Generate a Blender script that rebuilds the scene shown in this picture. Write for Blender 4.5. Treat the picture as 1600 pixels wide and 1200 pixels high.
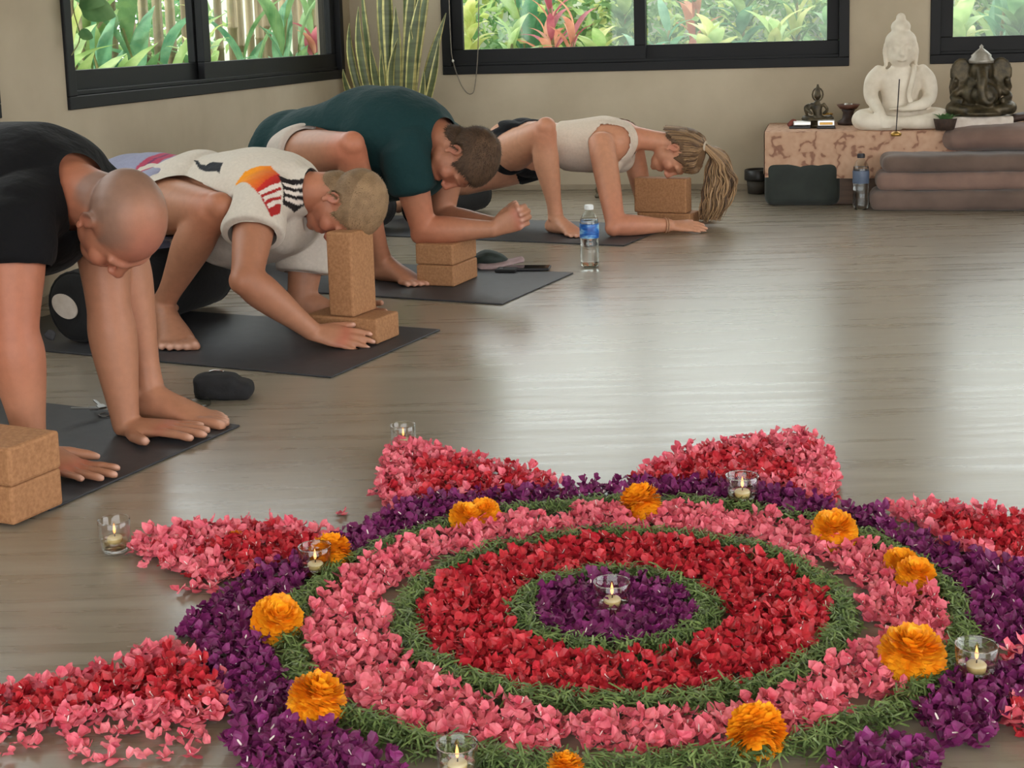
import bpy, bmesh, math, random
import numpy as np
from mathutils import Vector, Matrix, noise

for _o in list(bpy.data.objects):
    bpy.data.objects.remove(_o)
SC = bpy.context.scene
COL = SC.collection
random.seed(7)
PI = math.pi

# ------------------------------------------------------------------ camera
FPX, PITCH, ROLL, CY0, CAM_H = 2181.0, 0.146, -0.029, 369.0, 0.85   # focal length and principal row of the 1600x1200 photograph
_c, _s = math.cos(ROLL), math.sin(ROLL)
CR = Vector((_c, _s * math.sin(PITCH), _s * math.cos(PITCH)))
CU = Vector((-_s, _c * math.sin(PITCH), _c * math.cos(PITCH)))
CF = Vector((0, math.cos(PITCH), -math.sin(PITCH)))
CC = Vector((0, 0, CAM_H))
cam_data = bpy.data.cameras.new('camera')
cam = bpy.data.objects.new('camera', cam_data)
COL.objects.link(cam)
m3 = Matrix((CR, CU, -CF)).transposed()
cam.matrix_world = Matrix.Translation(CC) @ m3.to_4x4()
cam_data.sensor_width = 36.0
cam_data.lens = FPX / 1600 * 36.0
cam_data.shift_y = -(600 - CY0) / 1600
cam_data.clip_start = 0.05
SC.camera = cam

# ------------------------------------------------------------------ world, exposure
SC.view_settings.view_transform = 'Standard'
SC.view_settings.look = 'None'
SC.view_settings.gamma = 1.0
SC.view_settings.use_curve_mapping = False
SC.view_settings.exposure = 0.93
SC.cycles.use_denoising = True
SC.cycles.max_bounces = 8
SC.cycles.diffuse_bounces = 4
SC.cycles.glossy_bounces = 4
SC.cycles.transmission_bounces = 8
SC.cycles.transparent_max_bounces = 12
SC.cycles.caustics_reflective = False
SC.cycles.caustics_refractive = False
SC.cycles.sample_clamp_indirect = 4.0
world = bpy.data.worlds.new('overcast_sky')
SC.world = world
world.use_nodes = True
_wn = world.node_tree.nodes
_bg = _wn['Background']
_bg.inputs['Color'].default_value = (0.985, 0.99, 1.0, 1)
_bg.inputs['Strength'].default_value = 2.45
sun_d = bpy.data.lights.new('sun', 'SUN')
sun_d.energy = 2.2
sun_d.angle = 0.12
sun_d.color = (1.0, 0.94, 0.84)
sun = bpy.data.objects.new('sun', sun_d)
COL.objects.link(sun)
sun.rotation_euler = Vector((0.25, 0.6, -0.76)).to_track_quat('-Z', 'Y').to_euler()


def ray(px, py):
    return CF + CR * ((px - 800) / FPX) - CU * ((py - CY0) / FPX)


def G(px, py, z=0.0):
    d = ray(px, py)
    return CC + d * ((z - CAM_H) / d.z)


def P(px, py, Y):
    d = ray(px, py)
    return CC + d * (Y / d.y)


# ------------------------------------------------------------------ helpers
def tag(o, label=None, cat=None, group=None, kind=None):
    if label:
        o['label'] = label
    if cat:
        o['category'] = cat
    if group:
        o['group'] = group
    if kind:
        o['kind'] = kind
    return o


def empty(name, loc, label=None, cat=None, group=None, rz=0.0):
    o = bpy.data.objects.new(name, None)
    COL.objects.link(o)
    o.empty_display_size = 0.05
    o.location = loc
    o.rotation_euler = (0, 0, rz)
    return tag(o, label, cat, group)


def link(name, me, mats, parent=None, smooth=False, loc=None, rot=None):
    if not isinstance(mats, (list, tuple)):
        mats = [mats]
    if len(me.materials) == 0:
        for m in mats:
            me.materials.append(m)
    o = bpy.data.objects.new(name, me)
    COL.objects.link(o)
    if smooth:
        me.polygons.foreach_set('use_smooth', [True] * len(me.polygons))
    if parent is not None:
        o.parent = parent
    if loc is not None:
        o.location = loc
    if rot is not None:
        o.rotation_euler = rot
    return o


def world_child(o, parent):
    """parent a mesh whose vertices are in world space"""
    o.parent = parent
    o.matrix_parent_inverse = (Matrix.Translation(parent.location) @ parent.rotation_euler.to_matrix().to_4x4()).inverted()
    return o


class MB:
    """collects vertices and faces of one mesh"""

    def __init__(self):
        self.v, self.f, self.mi = [], [], []

    def add(self, vs, fs, mi=0):
        b = len(self.v)
        self.v += [tuple(x) for x in vs]
        self.f += [tuple(i + b for i in q) for q in fs]
        self.mi += [mi] * len(fs)

    def box(self, c, size, rot=None, bevel=0.0, mi=0):
        bm = bmesh.new()
        bmesh.ops.create_cube(bm, size=1)
        bmesh.ops.scale(bm, vec=size, verts=bm.verts)
        if bevel:
            bmesh.ops.bevel(bm, geom=bm.edges[:], offset=bevel, segments=2, affect='EDGES', profile=0.5)
        M = Matrix.Translation(c) @ (rot.to_4x4() if rot else Matrix())
        bm.transform(M)
        bm.verts.index_update()
        self.add([v.co for v in bm.verts], [[v.index for v in f.verts] for f in bm.faces], mi)
        bm.free()

    def lathe(self, prof, c=(0, 0, 0), n=24, M=None, mi=0):
        """prof: list of (r, z)"""
        vs, fs = [], []
        for r, z in prof:
            for k in range(n):
                a = 2 * PI * k / n
                p = Vector((r * math.cos(a), r * math.sin(a), z))
                if M is not None:
                    p = M @ p
                vs.append(p + Vector(c))
        for i in range(len(prof) - 1):
            for k in range(n):
                fs.append((i * n + k, i * n + (k + 1) % n, (i + 1) * n + (k + 1) % n, (i + 1) * n + k))
        if prof[0][0] > 1e-5:
            fs.append(tuple(range(n - 1, -1, -1)))
        if prof[-1][0] > 1e-5:
            fs.append(tuple((len(prof) - 1) * n + k for k in range(n)))
        self.add(vs, fs, mi)

    def sweep(self, pts, rad, side=None, n=14, sub=4, cap=True, mi=0):
        """closed tapered tube; rad items are r or (r_side, r_other)"""
        pts = [Vector(p) for p in pts]
        rad = [(r, r) if not isinstance(r, (tuple, list)) else tuple(r) for r in rad]
        N = len(pts)
        cp, cr = [], []
        for i in range(N - 1):
            p0 = pts[i - 1] if i > 0 else pts[0] * 2 - pts[1]
            p1, p2 = pts[i], pts[i + 1]
            p3 = pts[i + 2] if i + 2 < N else pts[-1] * 2 - pts[-2]
            r0 = rad[max(i - 1, 0)]
            r1, r2 = rad[i], rad[i + 1]
            r3 = rad[min(i + 2, N - 1)]
            for s in range(sub):
                t = s / sub
                f = lambda a, b, c, d: 0.5 * ((2 * b) + (c - a) * t + (2 * a - 5 * b + 4 * c - d) * t * t + (3 * b - a - 3 * c + d) * t ** 3)
                cp.append(f(p0, p1, p2, p3))
                cr.append(tuple(max(0.0008, f(r0[k], r1[k], r2[k], r3[k])) for k in (0, 1)))
        cp.append(pts[-1])
        cr.append(rad[-1])
        tan = []
        for i in range(len(cp)):
            d = cp[min(i + 1, len(cp) - 1)] - cp[max(i - 1, 0)]
            tan.append(d.normalized() if d.length > 1e-9 else Vector((0, 0, 1)))
        s = Vector(side) if side is not None else (Vector((0, 0, 1)) if abs(tan[0].z) < 0.8 else Vector((1, 0, 0)))
        rings = []
        e = 0.55
        if cap:
            a, b = sum(cr[0]) / 2, sum(cr[-1]) / 2
            for q, k in ((0.55, 0.25), (0.42, 0.62), (0.2, 0.9)):
                rings.append((cp[0] - tan[0] * a * q, tan[0], (cr[0][0] * k, cr[0][1] * k)))
        for i in range(len(cp)):
            rings.append((cp[i], tan[i], cr[i]))
        if cap:
            for q, k in ((0.2, 0.9), (0.42, 0.62), (0.55, 0.25)):
                rings.append((cp[-1] + tan[-1] * b * q, tan[-1], (cr[-1][0] * k, cr[-1][1] * k)))
        vs, fs = [], []
        for p, t, r in rings:
            x = s - t * s.dot(t)
            if x.length < 1e-4:
                x = Vector((t.y, -t.x, 0.01))
            x.normalize()
            if side is None:
                s = x
            y = t.cross(x)
            for k in range(n):
                a = 2 * PI * k / n
                vs.append(p + x * (r[0] * math.cos(a)) + y * (r[1] * math.sin(a)))
        for i in range(len(rings) - 1):
            for k in range(n):
                fs.append((i * n + k, i * n + (k + 1) % n, (i + 1) * n + (k + 1) % n, (i + 1) * n + k))
        fs.append(tuple(range(n - 1, -1, -1)))
        fs.append(tuple((len(rings) - 1) * n + k for k in range(n)))
        self.add(vs, fs, mi)

    def ell(self, c, r, M=None, nu=18, nv=12, mi=0):
        vs, fs = [], []
        c = Vector(c)
        M = M or Matrix.Identity(3)
        for i in range(1, nv):
            th = PI * i / nv
            for k in range(nu):
                a = 2 * PI * k / nu
                p = Vector((r[0] * math.sin(th) * math.cos(a), r[1] * math.sin(th) * math.sin(a), r[2] * math.cos(th)))
                vs.append(c + M @ p)
        top = len(vs)
        vs.append(c + M @ Vector((0, 0, r[2])))
        vs.append(c + M @ Vector((0, 0, -r[2])))
        for i in range(nv - 2):
            for k in range(nu):
                fs.append((i * nu + k, (i + 1) * nu + k, (i + 1) * nu + (k + 1) % nu, i * nu + (k + 1) % nu))
        for k in range(nu):
            fs.append((top, k, (k + 1) % nu))
            fs.append((top + 1, (nv - 2) * nu + (k + 1) % nu, (nv - 2) * nu + k))
        self.add(vs, fs, mi)

    def mesh(self, name):
        me = bpy.data.meshes.new(name)
        me.from_pydata(self.v, [], self.f)
        if any(self.mi):
            me.polygons.foreach_set('material_index', self.mi)
        me.update()
        return me

    def build(self, name, mats, parent=None, smooth=False, loc=None, rot=None):
        return link(name, self.mesh(name), mats, parent, smooth, loc, rot)


# ------------------------------------------------------------------ materials
def _nt(name):
    m = bpy.data.materials.new(name)
    m.use_nodes = True
    nt = m.node_tree
    return m, nt, nt.nodes['Principled BSDF']


def srgb(r, g, b):
    f = lambda c: c / 12.92 if c <= 0.04045 else ((c + 0.055) / 1.055) ** 2.4
    return (f(r / 255), f(g / 255), f(b / 255), 1)


def ramp(nt, cols, fac):
    r = nt.nodes.new('ShaderNodeValToRGB')
    el = r.color_ramp.elements
    while len(el) < len(cols):
        el.new(0.5)
    for i, (p, c) in enumerate(cols):
        el[i].position = p
        el[i].color = c
    nt.links.new(fac, r.inputs[0])
    return r.outputs[0]


def coords(nt, space='Object', scale=(1, 1, 1), rot=(0, 0, 0)):
    tc = nt.nodes.new('ShaderNodeTexCoord')
    mp = nt.nodes.new('ShaderNodeMapping')
    mp.inputs['Scale'].default_value = scale
    mp.inputs['Rotation'].default_value = rot
    if space == 'World':
        g = nt.nodes.new('ShaderNodeNewGeometry')
        nt.links.new(g.outputs['Position'], mp.inputs[0])
    else:
        nt.links.new(tc.outputs[space], mp.inputs[0])
    return mp.outputs[0]


def tex_noise(nt, vec, scale, detail=4, rough=0.55, dist=0.0):
    n = nt.nodes.new('ShaderNodeTexNoise')
    n.inputs['Scale'].default_value = scale
    n.inputs['Detail'].default_value = detail
    n.inputs['Roughness'].default_value = rough
    n.inputs['Distortion'].default_value = dist
    nt.links.new(vec, n.inputs['Vector'])
    return n.outputs['Fac']


def bump(nt, bsdf, h, strength=0.3, dist=0.01):
    b = nt.nodes.new('ShaderNodeBump')
    b.inputs['Strength'].default_value = strength
    b.inputs['Distance'].default_value = dist
    nt.links.new(h, b.inputs['Height'])
    nt.links.new(b.outputs[0], bsdf.inputs['Normal'])


def noisy(name, c1, c2, scale=8, rough=0.6, bmp=0.0, bscale=60, space='World', stretch=(1, 1, 1), spec=0.5, metal=0.0, bdist=0.004, lo=0.3, hi=0.7, sheen=0.0):
    m, nt, b = _nt(name)
    v = coords(nt, space, stretch)
    col = ramp(nt, [(lo, c1), (hi, c2)], tex_noise(nt, v, scale))
    nt.links.new(col, b.inputs['Base Color'])
    b.inputs['Roughness'].default_value = rough
    b.inputs['Specular IOR Level'].default_value = spec
    b.inputs['Metallic'].default_value = metal
    if sheen:
        b.inputs['Sheen Weight'].default_value = sheen
        b.inputs['Sheen Roughness'].default_value = 0.5
    if bmp:
        bump(nt, b, tex_noise(nt, v, bscale, 3), bmp, bdist)
    return m


def plain(name, c, rough=0.5, metal=0.0, spec=0.5):
    m, nt, b = _nt(name)
    b.inputs['Base Color'].default_value = c
    b.inputs['Roughness'].default_value = rough
    b.inputs['Metallic'].default_value = metal
    b.inputs['Specular IOR Level'].default_value = spec
    return m


def glass_mat(name, tint=(1, 1, 1, 1), ior=1.45, rough=0.0):
    m, nt, b = _nt(name)
    b.inputs['Base Color'].default_value = tint
    b.inputs['Transmission Weight'].default_value = 1.0
    b.inputs['Roughness'].default_value = rough
    b.inputs['IOR'].default_value = ior
    return m


def pane_mat(name, power=5.0, base=0.03, clear=(0.93, 0.96, 0.95, 1)):
    """thin window pane: see-through with a weak mirror reflection"""
    m = bpy.data.materials.new(name)
    m.use_nodes = True
    nt = m.node_tree
    nt.nodes.clear()
    o = nt.nodes.new('ShaderNodeOutputMaterial')
    t = nt.nodes.new('ShaderNodeBsdfTransparent')
    t.inputs[0].default_value = clear
    g = nt.nodes.new('ShaderNodeBsdfGlossy')
    g.inputs['Roughness'].default_value = 0.02
    lw = nt.nodes.new('ShaderNodeLayerWeight')
    lw.inputs[0].default_value = 0.5
    pw = nt.nodes.new('ShaderNodeMath')
    pw.operation = 'POWER'
    nt.links.new(lw.outputs['Facing'], pw.inputs[0])
    pw.inputs[1].default_value = power
    fr = nt.nodes.new('ShaderNodeMath')
    fr.operation = 'MULTIPLY_ADD'
    nt.links.new(pw.outputs[0], fr.inputs[0])
    fr.inputs[1].default_value = 0.9
    fr.inputs[2].default_value = base
    mx = nt.nodes.new('ShaderNodeMixShader')
    nt.links.new(fr.outputs[0], mx.inputs[0])
    nt.links.new(t.outputs[0], mx.inputs[1])
    nt.links.new(g.outputs[0], mx.inputs[2])
    nt.links.new(mx.outputs[0], o.inputs[0])
    return m


def leaf_mat(name, c1, c2, scale=9, trans=0.45, rough=0.45, midrib=None):
    m = bpy.data.materials.new(name)
    m.use_nodes = True
    nt = m.node_tree
    b = nt.nodes['Principled BSDF']
    out = nt.nodes['Material Output']
    v = coords(nt, 'World')
    col = ramp(nt, [(0.3, c1), (0.7, c2)], tex_noise(nt, v, scale, 3))
    nt.links.new(col, b.inputs['Base Color'])
    b.inputs['Roughness'].default_value = rough
    t = nt.nodes.new('ShaderNodeBsdfTranslucent')
    nt.links.new(col, t.inputs[0])
    mx = nt.nodes.new('ShaderNodeMixShader')
    mx.inputs[0].default_value = trans
    nt.links.new(b.outputs[0], mx.inputs[1])
    nt.links.new(t.outputs[0], mx.inputs[2])
    nt.links.new(mx.outputs[0], out.inputs[0])
    return m
# ------------------------------------------------------------------ room shell
BW = math.radians(-12.7)                                   # direction of the back wall
DB = Vector((math.cos(BW), math.sin(BW), 0))               # along the back wall, to the right
DN = Vector((-math.sin(BW), math.cos(BW), 0))              # from the room outwards through the back wall
CORNER = Vector((-0.845, 7.673, 0))                        # inner corner of left and back wall
RW = Matrix((DB, DN, Vector((0, 0, 1)))).transposed()      # room axes -> world


def R(x, y, z=0.0):
    """room coordinates (x along the back wall from the corner, y from the wall outwards) -> world"""
    return CORNER + DB * x + DN * y + Vector((0, 0, z))


def floor_material():
    m, nt, b = _nt('laminate_floor')
    rz = math.radians(20)
    v = coords(nt, 'World', (1.2, 16, 1), (0, 0, rz))
    v2 = coords(nt, 'World', (5, 90, 1), (0, 0, rz))
    n1 = tex_noise(nt, v, 1.6, 5, 0.5, 0.4)
    n2 = tex_noise(nt, v2, 1.3, 4, 0.5, 0.2)
    v3 = coords(nt, 'World', (1, 1, 1), (0, 0, rz))
    br = nt.nodes.new('ShaderNodeTexBrick')
    br.inputs['Scale'].default_value = 1.0
    br.inputs['Brick Width'].default_value = 1.22
    br.inputs['Row Height'].default_value = 0.18
    br.inputs['Mortar Size'].default_value = 0.0012
    br.inputs['Color1'].default_value = (0.42, 0.42, 0.42, 1)
    br.inputs['Color2'].default_value = (0.58, 0.58, 0.58, 1)
    br.inputs['Mortar'].default_value = (0.3, 0.3, 0.3, 1)
    nt.links.new(v3, br.inputs['Vector'])
    mx = nt.nodes.new('ShaderNodeMix')
    mx.data_type = 'FLOAT'
    mx.inputs[0].default_value = 0.3
    nt.links.new(n1, mx.inputs[2])
    nt.links.new(n2, mx.inputs[3])
    ad = nt.nodes.new('ShaderNodeMath')
    ad.operation = 'MULTIPLY_ADD'
    nt.links.new(br.outputs['Color'], ad.inputs[0])
    ad.inputs[1].default_value = 0.35
    nt.links.new(mx.outputs[0], ad.inputs[2])
    ad2 = nt.nodes.new('ShaderNodeMath')
    ad2.operation = 'SUBTRACT'
    nt.links.new(ad.outputs[0], ad2.inputs[0])
    ad2.inputs[1].default_value = 0.17
    col = ramp(nt, [(0.24, srgb(128, 117, 102)), (0.5, srgb(141, 131, 116)), (0.74, srgb(158, 149, 135))], ad2.outputs[0])
    nt.links.new(col, b.inputs['Base Color'])
    rr = ramp(nt, [(0.3, (0.25, 0.25, 0.25, 1)), (0.7, (0.33, 0.33, 0.33, 1))], n1)
    nt.links.new(rr, b.inputs['Roughness'])
    b.inputs['Specular IOR Level'].default_value = 1.0
    bump(nt, b, n2, 0.035, 0.002)
    return m


M_FLOOR = floor_material()
M_WALL = noisy('limewashed_plaster', srgb(172, 158, 136), srgb(194, 181, 158), scale=2.6, rough=0.85, bmp=0.12, bscale=14, lo=0.25, hi=0.75)
M_CEIL = noisy('ceiling_paint', srgb(205, 198, 186), srgb(216, 210, 199), scale=2, rough=0.9)
M_FRAME = noisy('black_aluminium', srgb(15, 16, 19), srgb(21, 22, 25), scale=5, rough=0.55, spec=0.3)
M_PANE = pane_mat('window_pane')
M_SKIRT = noisy('skirting', srgb(140, 126, 106), srgb(156, 142, 122), scale=6, rough=0.7)

LENX, DEPY, WH, WT = 6.2, 9.6, 2.75, 0.14                  # room size, wall thickness


def slab(name, x0, x1, y0, y1, z0, z1, mat, parent=None, kind='structure'):
    mb = MB()
    mb.box(R((x0 + x1) / 2, (y0 + y1) / 2, (z0 + z1) / 2), (x1 - x0, y1 - y0, z1 - z0), RW)
    o = mb.build(name, mat, parent)
    if kind and parent is None:
        o['kind'] = kind
    return o


slab('floor', -WT, LENX, -DEPY, WT, -0.12, 0.0, M_FLOOR)
slab('ceiling', -0.5, LENX + 0.3, -DEPY, 0.5, WH, WH + 0.15, M_CEIL)


def solid_with_holes(name, along, outward, origin, length, holes, mat):
    """wall of thickness WT running along 'along' from origin, with rectangular window holes (s0, s1, z0, z1)"""
    xs = sorted(set([0.0, length] + [h[0] for h in holes] + [h[1] for h in holes]))
    zs = sorted(set([0.0, WH] + [h[2] for h in holes] + [h[3] for h in holes]))
    bm = bmesh.new()
    vd = {}

    def vert(i, j, k):
        if (i, j, k) not in vd:
            vd[(i, j, k)] = bm.verts.new(origin + along * xs[i] + outward * (WT * k) + Vector((0, 0, zs[j])))
        return vd[(i, j, k)]

    def solid(i, j):
        if i < 0 or j < 0 or i >= len(xs) - 1 or j >= len(zs) - 1:
            return False
        x, z = (xs[i] + xs[i + 1]) / 2, (zs[j] + zs[j + 1]) / 2
        return not any(h[0] < x < h[1] and h[2] < z < h[3] for h in holes)

    for i in range(len(xs) - 1):
        for j in range(len(zs) - 1):
            if not solid(i, j):
                continue
            for k in (0, 1):
                bm.faces.new([vert(i, j, k), vert(i + 1, j, k), vert(i + 1, j + 1, k), vert(i, j + 1, k)])
            for di, dj, e in ((-1, 0, ((0, 0), (0, 1))), (1, 0, ((1, 0), (1, 1))), (0, -1, ((0, 0), (1, 0))), (0, 1, ((0, 1), (1, 1)))):
                if not solid(i + di, j + dj):
                    (a, b_), (c_, d_) = e
                    bm.faces.new([vert(i + a, j + b_, 0), vert(i + c_, j + d_, 0), vert(i + c_, j + d_, 1), vert(i + a, j + b_, 1)])
    bmesh.ops.recalc_face_normals(bm, faces=bm.faces)
    me = bpy.data.meshes.new(name)
    bm.to_mesh(me)
    bm.free()
    o = link(name, me, mat)
    o['kind'] = 'structure'
    return o


ZB, ZG, ZT = 0.626, 0.757, 2.05                            # window: bottom of frame, bottom of glass, top
# openings, in metres along each wall from the corner
BACK = [(0.514, 2.637, ZB, ZT), (3.028, 5.2, ZB, ZT)]
LEFT = [(0.145, 2.975, ZB, ZT), (3.385, 5.4, ZB, ZT)]
solid_with_holes('wall_back', DB, DN, CORNER - DB * WT, LENX + WT, [(a + WT, b_ + WT, c_, d_) for a, b_, c_, d_ in BACK], M_WALL)
solid_with_holes('wall_left', -DN, -DB, CORNER.copy(), 7.2, LEFT, M_WALL)
mb = MB()
mb.box(R(LENX / 2, -0.004, 0.015), (LENX, 0.008, 0.03), RW, 0.003)
mb.build('baseboard_back', M_SKIRT)['kind'] = 'structure'
mb = MB()
mb.box(R(0.004, -3.6, 0.015), (0.008, 7.2, 0.03), RW, 0.003)
mb.build('baseboard_left', M_SKIRT)['kind'] = 'structure'


def window(name, along, inward, origin, s0, s1, mull, jamb):
    """sliding window: outer frame with tracks, two overlapping sashes with panes"""
    root = empty(name, origin + along * s0 + Vector((0, 0, ZB)))
    root['kind'] = 'structure'
    rot = Matrix((along, inward, Vector((0, 0, 1)))).transposed()

    def bar(nm, a0, a1, d0, d1, z0, z1, mat=M_FRAME, bev=0.003):
        q = MB()
        q.box(origin + along * ((a0 + a1) / 2) + inward * ((d0 + d1) / 2) + Vector((0, 0, (z0 + z1) / 2)), (a1 - a0, abs(d1 - d0), z1 - z0), rot, bev)
        return world_child(q.build(nm, mat), root)

    fw = 0.05
    bar('sill_rail', s0, s1, -0.11, 0.012, ZB, ZB + 0.045)
    bar('track', s0 + fw, s1 - fw, -0.055, -0.045, ZB + 0.045, ZB + 0.062)
    bar('track', s0 + fw, s1 - fw, -0.022, -0.012, ZB + 0.045, ZB + 0.062)
    bar('head_rail', s0, s1, -0.11, 0.012, ZT - 0.045, ZT)
    bar('jamb', s0, s0 + fw, -0.11, 0.012, ZB + 0.045, ZT - 0.045)
    bar('jamb', s1 - fw, s1, -0.11, 0.012, ZB + 0.045, ZT - 0.045)
    for k, (a0, a1, d) in enumerate(((s0 + fw, mull + 0.03, -0.035), (mull - 0.03, s1 - fw, -0.072))):
        z0, z1 = ZB + 0.055, ZT - 0.05
        st = jamb
        bar('bottom_rail', a0, a1, d - 0.016, d + 0.016, z0, ZG)
        bar('top_rail', a0, a1, d - 0.016, d + 0.016, z1 - 0.06, z1)
        bar('stile', a0, a0 + st, d - 0.016, d + 0.016, ZG, z1 - 0.06)
        bar('stile', a1 - st, a1, d - 0.016, d + 0.016, ZG, z1 - 0.06)
        bar('pane', a0 + st, a1 - st, d - 0.003, d + 0.003, ZG, z1 - 0.06, M_PANE, 0.0)
    return root


# the sides the photograph does not show: open behind the camera; right wall pieces added to cut the side light
slab('added_wall_right', LENX - WT, LENX, -3.0, 0.0, 0.0, WH, M_WALL)
slab('added_wall_right', LENX - WT, LENX, -DEPY, -7.0, 0.0, WH, M_WALL)
slab('wall_left', -WT, 0.0, -DEPY, -7.2, 0.0, WH, M_WALL)
window('window_1', DB, -DN, CORNER, 0.514, 2.637, 1.575, 0.06)
window('window_2', DB, -DN, CORNER, 3.028, 5.2, 4.1, 0.06)
window('window_3', -DN, DB, CORNER, 0.145, 2.975, 1.80, 0.07)
window('window_4', -DN, DB, CORNER, 3.385, 5.4, 4.4, 0.07)
# ------------------------------------------------------------------ garden outside the windows
mb = MB()
mb.box((0, 9, -0.28), (40, 40, 0.2))
g = mb.build('ground', noisy('garden_soil', srgb(96, 104, 62), srgb(140, 142, 96), scale=3, rough=0.95))
g['kind'] = 'structure'
ML = {
    'light': leaf_mat('leaf_light_green', srgb(132, 172, 96), srgb(196, 216, 150)),
    'mid': leaf_mat('leaf_mid_green', srgb(78, 122, 74), srgb(136, 174, 116)),
    'blue': leaf_mat('leaf_blue_green', srgb(70, 130, 96), srgb(134, 184, 142)),
    'yellow': leaf_mat('leaf_yellow_green', srgb(176, 192, 104), srgb(226, 224, 160)),
    'red': leaf_mat('leaf_red', srgb(150, 62, 84), srgb(206, 118, 128)),
    'pink': leaf_mat('leaf_salmon', srgb(196, 118, 96), srgb(226, 170, 140)),
}
M_STEM = noisy('plant_stem', srgb(98, 104, 60), srgb(140, 136, 88), scale=10, rough=0.7)
M_BAMBOO = noisy('weathered_bamboo', srgb(96, 82, 62), srgb(158, 142, 112), scale=9, rough=0.75, stretch=(1, 1, 0.15))
M_GWALL = noisy('garden_wall_render', srgb(168, 176, 160), srgb(200, 204, 190), scale=1.5, rough=0.9)


def leaf_mesh(name, length, width, droop, fold, peak=0.4, n=7):
    """a single leaf growing along +X from its base, drooping in -Z"""
    vs, fs = [], []
    for i in range(n + 1):
        t = i / n
        w = width * 0.5 * (math.sin(PI * min(1, t ** (math.log(0.5) / math.log(peak))))) ** 0.8 + 0.002
        x = length * (t - 0.12 * droop * t * t)
        z = length * (0.22 * math.sin(t * PI * 0.55) - droop * t * t * 0.55)
        for k in (-1, 0, 1):
            vs.append((x, k * w, z + abs(k) * w * fold))
    for i in range(n):
        for k in (0, 1):
            fs.append((i * 3 + k, i * 3 + k + 1, (i + 1) * 3 + k + 1, (i + 1) * 3 + k))
    me = bpy.data.meshes.new(name)
    me.from_pydata(vs, [], fs)
    me.polygons.foreach_set('use_smooth', [True] * len(fs))
    return me


_leafcache = {}


def leaf(kind, mk, var):
    key = (kind, mk, var)
    if key not in _leafcache:
        r = random.Random(hash((len(kind), var)) & 0xffff)
        if kind == 'broad':
            me = leaf_mesh('leaf', 0.27, 0.095, 0.5 + 0.4 * r.random(), 0.25, 0.42)
        elif kind == 'banana':
            me = leaf_mesh('leaf', 0.62, 0.12, 0.35 + 0.4 * r.random(), 0.3, 0.45)
        else:
            me = leaf_mesh('leaf', 0.29, 0.05, 0.4 + 0.6 * r.random(), 0.35, 0.4)
        me.materials.append(ML[mk])
        _leafcache[key] = me
    return _leafcache[key]


rg = random.Random(11)


def garden_plant(x, y, h, kind, mk, nl, label, group, scale=1.0, mk2=None):
    z0 = -0.18
    root = empty('garden_plant', (x, y, z0), label, 'plant', group)
    ns = 1 if kind == 'broad' else (2 if kind == 'strap' else 3)
    for s in range(ns):
        ang = rg.random() * 6.28
        off = 0.0 if ns == 1 else 0.09
        top = Vector((math.cos(ang) * off * 2.2, math.sin(ang) * off * 2.2, h * (1 - 0.18 * s)))
        q = MB()
        q.sweep([(math.cos(ang) * off * .5, math.sin(ang) * off * .5, 0), top * 0.5 + Vector((0.01, 0.01, 0)), top], [0.018, 0.014, 0.008], n=7, sub=2)
        q.build('stem', M_STEM, root, True)
        n = int(nl * 1.7) // ns
        for i in range(n):
            t = 0.28 + 0.72 * (i + rg.random() * 0.5) / n
            a = i * 2.4 + rg.random() * 0.7
            o = bpy.data.objects.new('leaf', leaf(kind, mk if (mk2 is None or rg.random() < 0.65) else mk2, rg.randrange(3)))
            COL.objects.link(o)
            o.parent = root
            o.location = top * t
            up = (0.15 + 0.95 * t) if kind != 'banana' else 1.0 + 0.25 * rg.random()
            o.rotation_euler = (rg.uniform(-0.3, 0.3), -up * rg.uniform(0.7, 1.15), a)
            sc = scale * rg.uniform(0.75, 1.2)
            o.scale = (sc, sc, sc)
    return root


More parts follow.
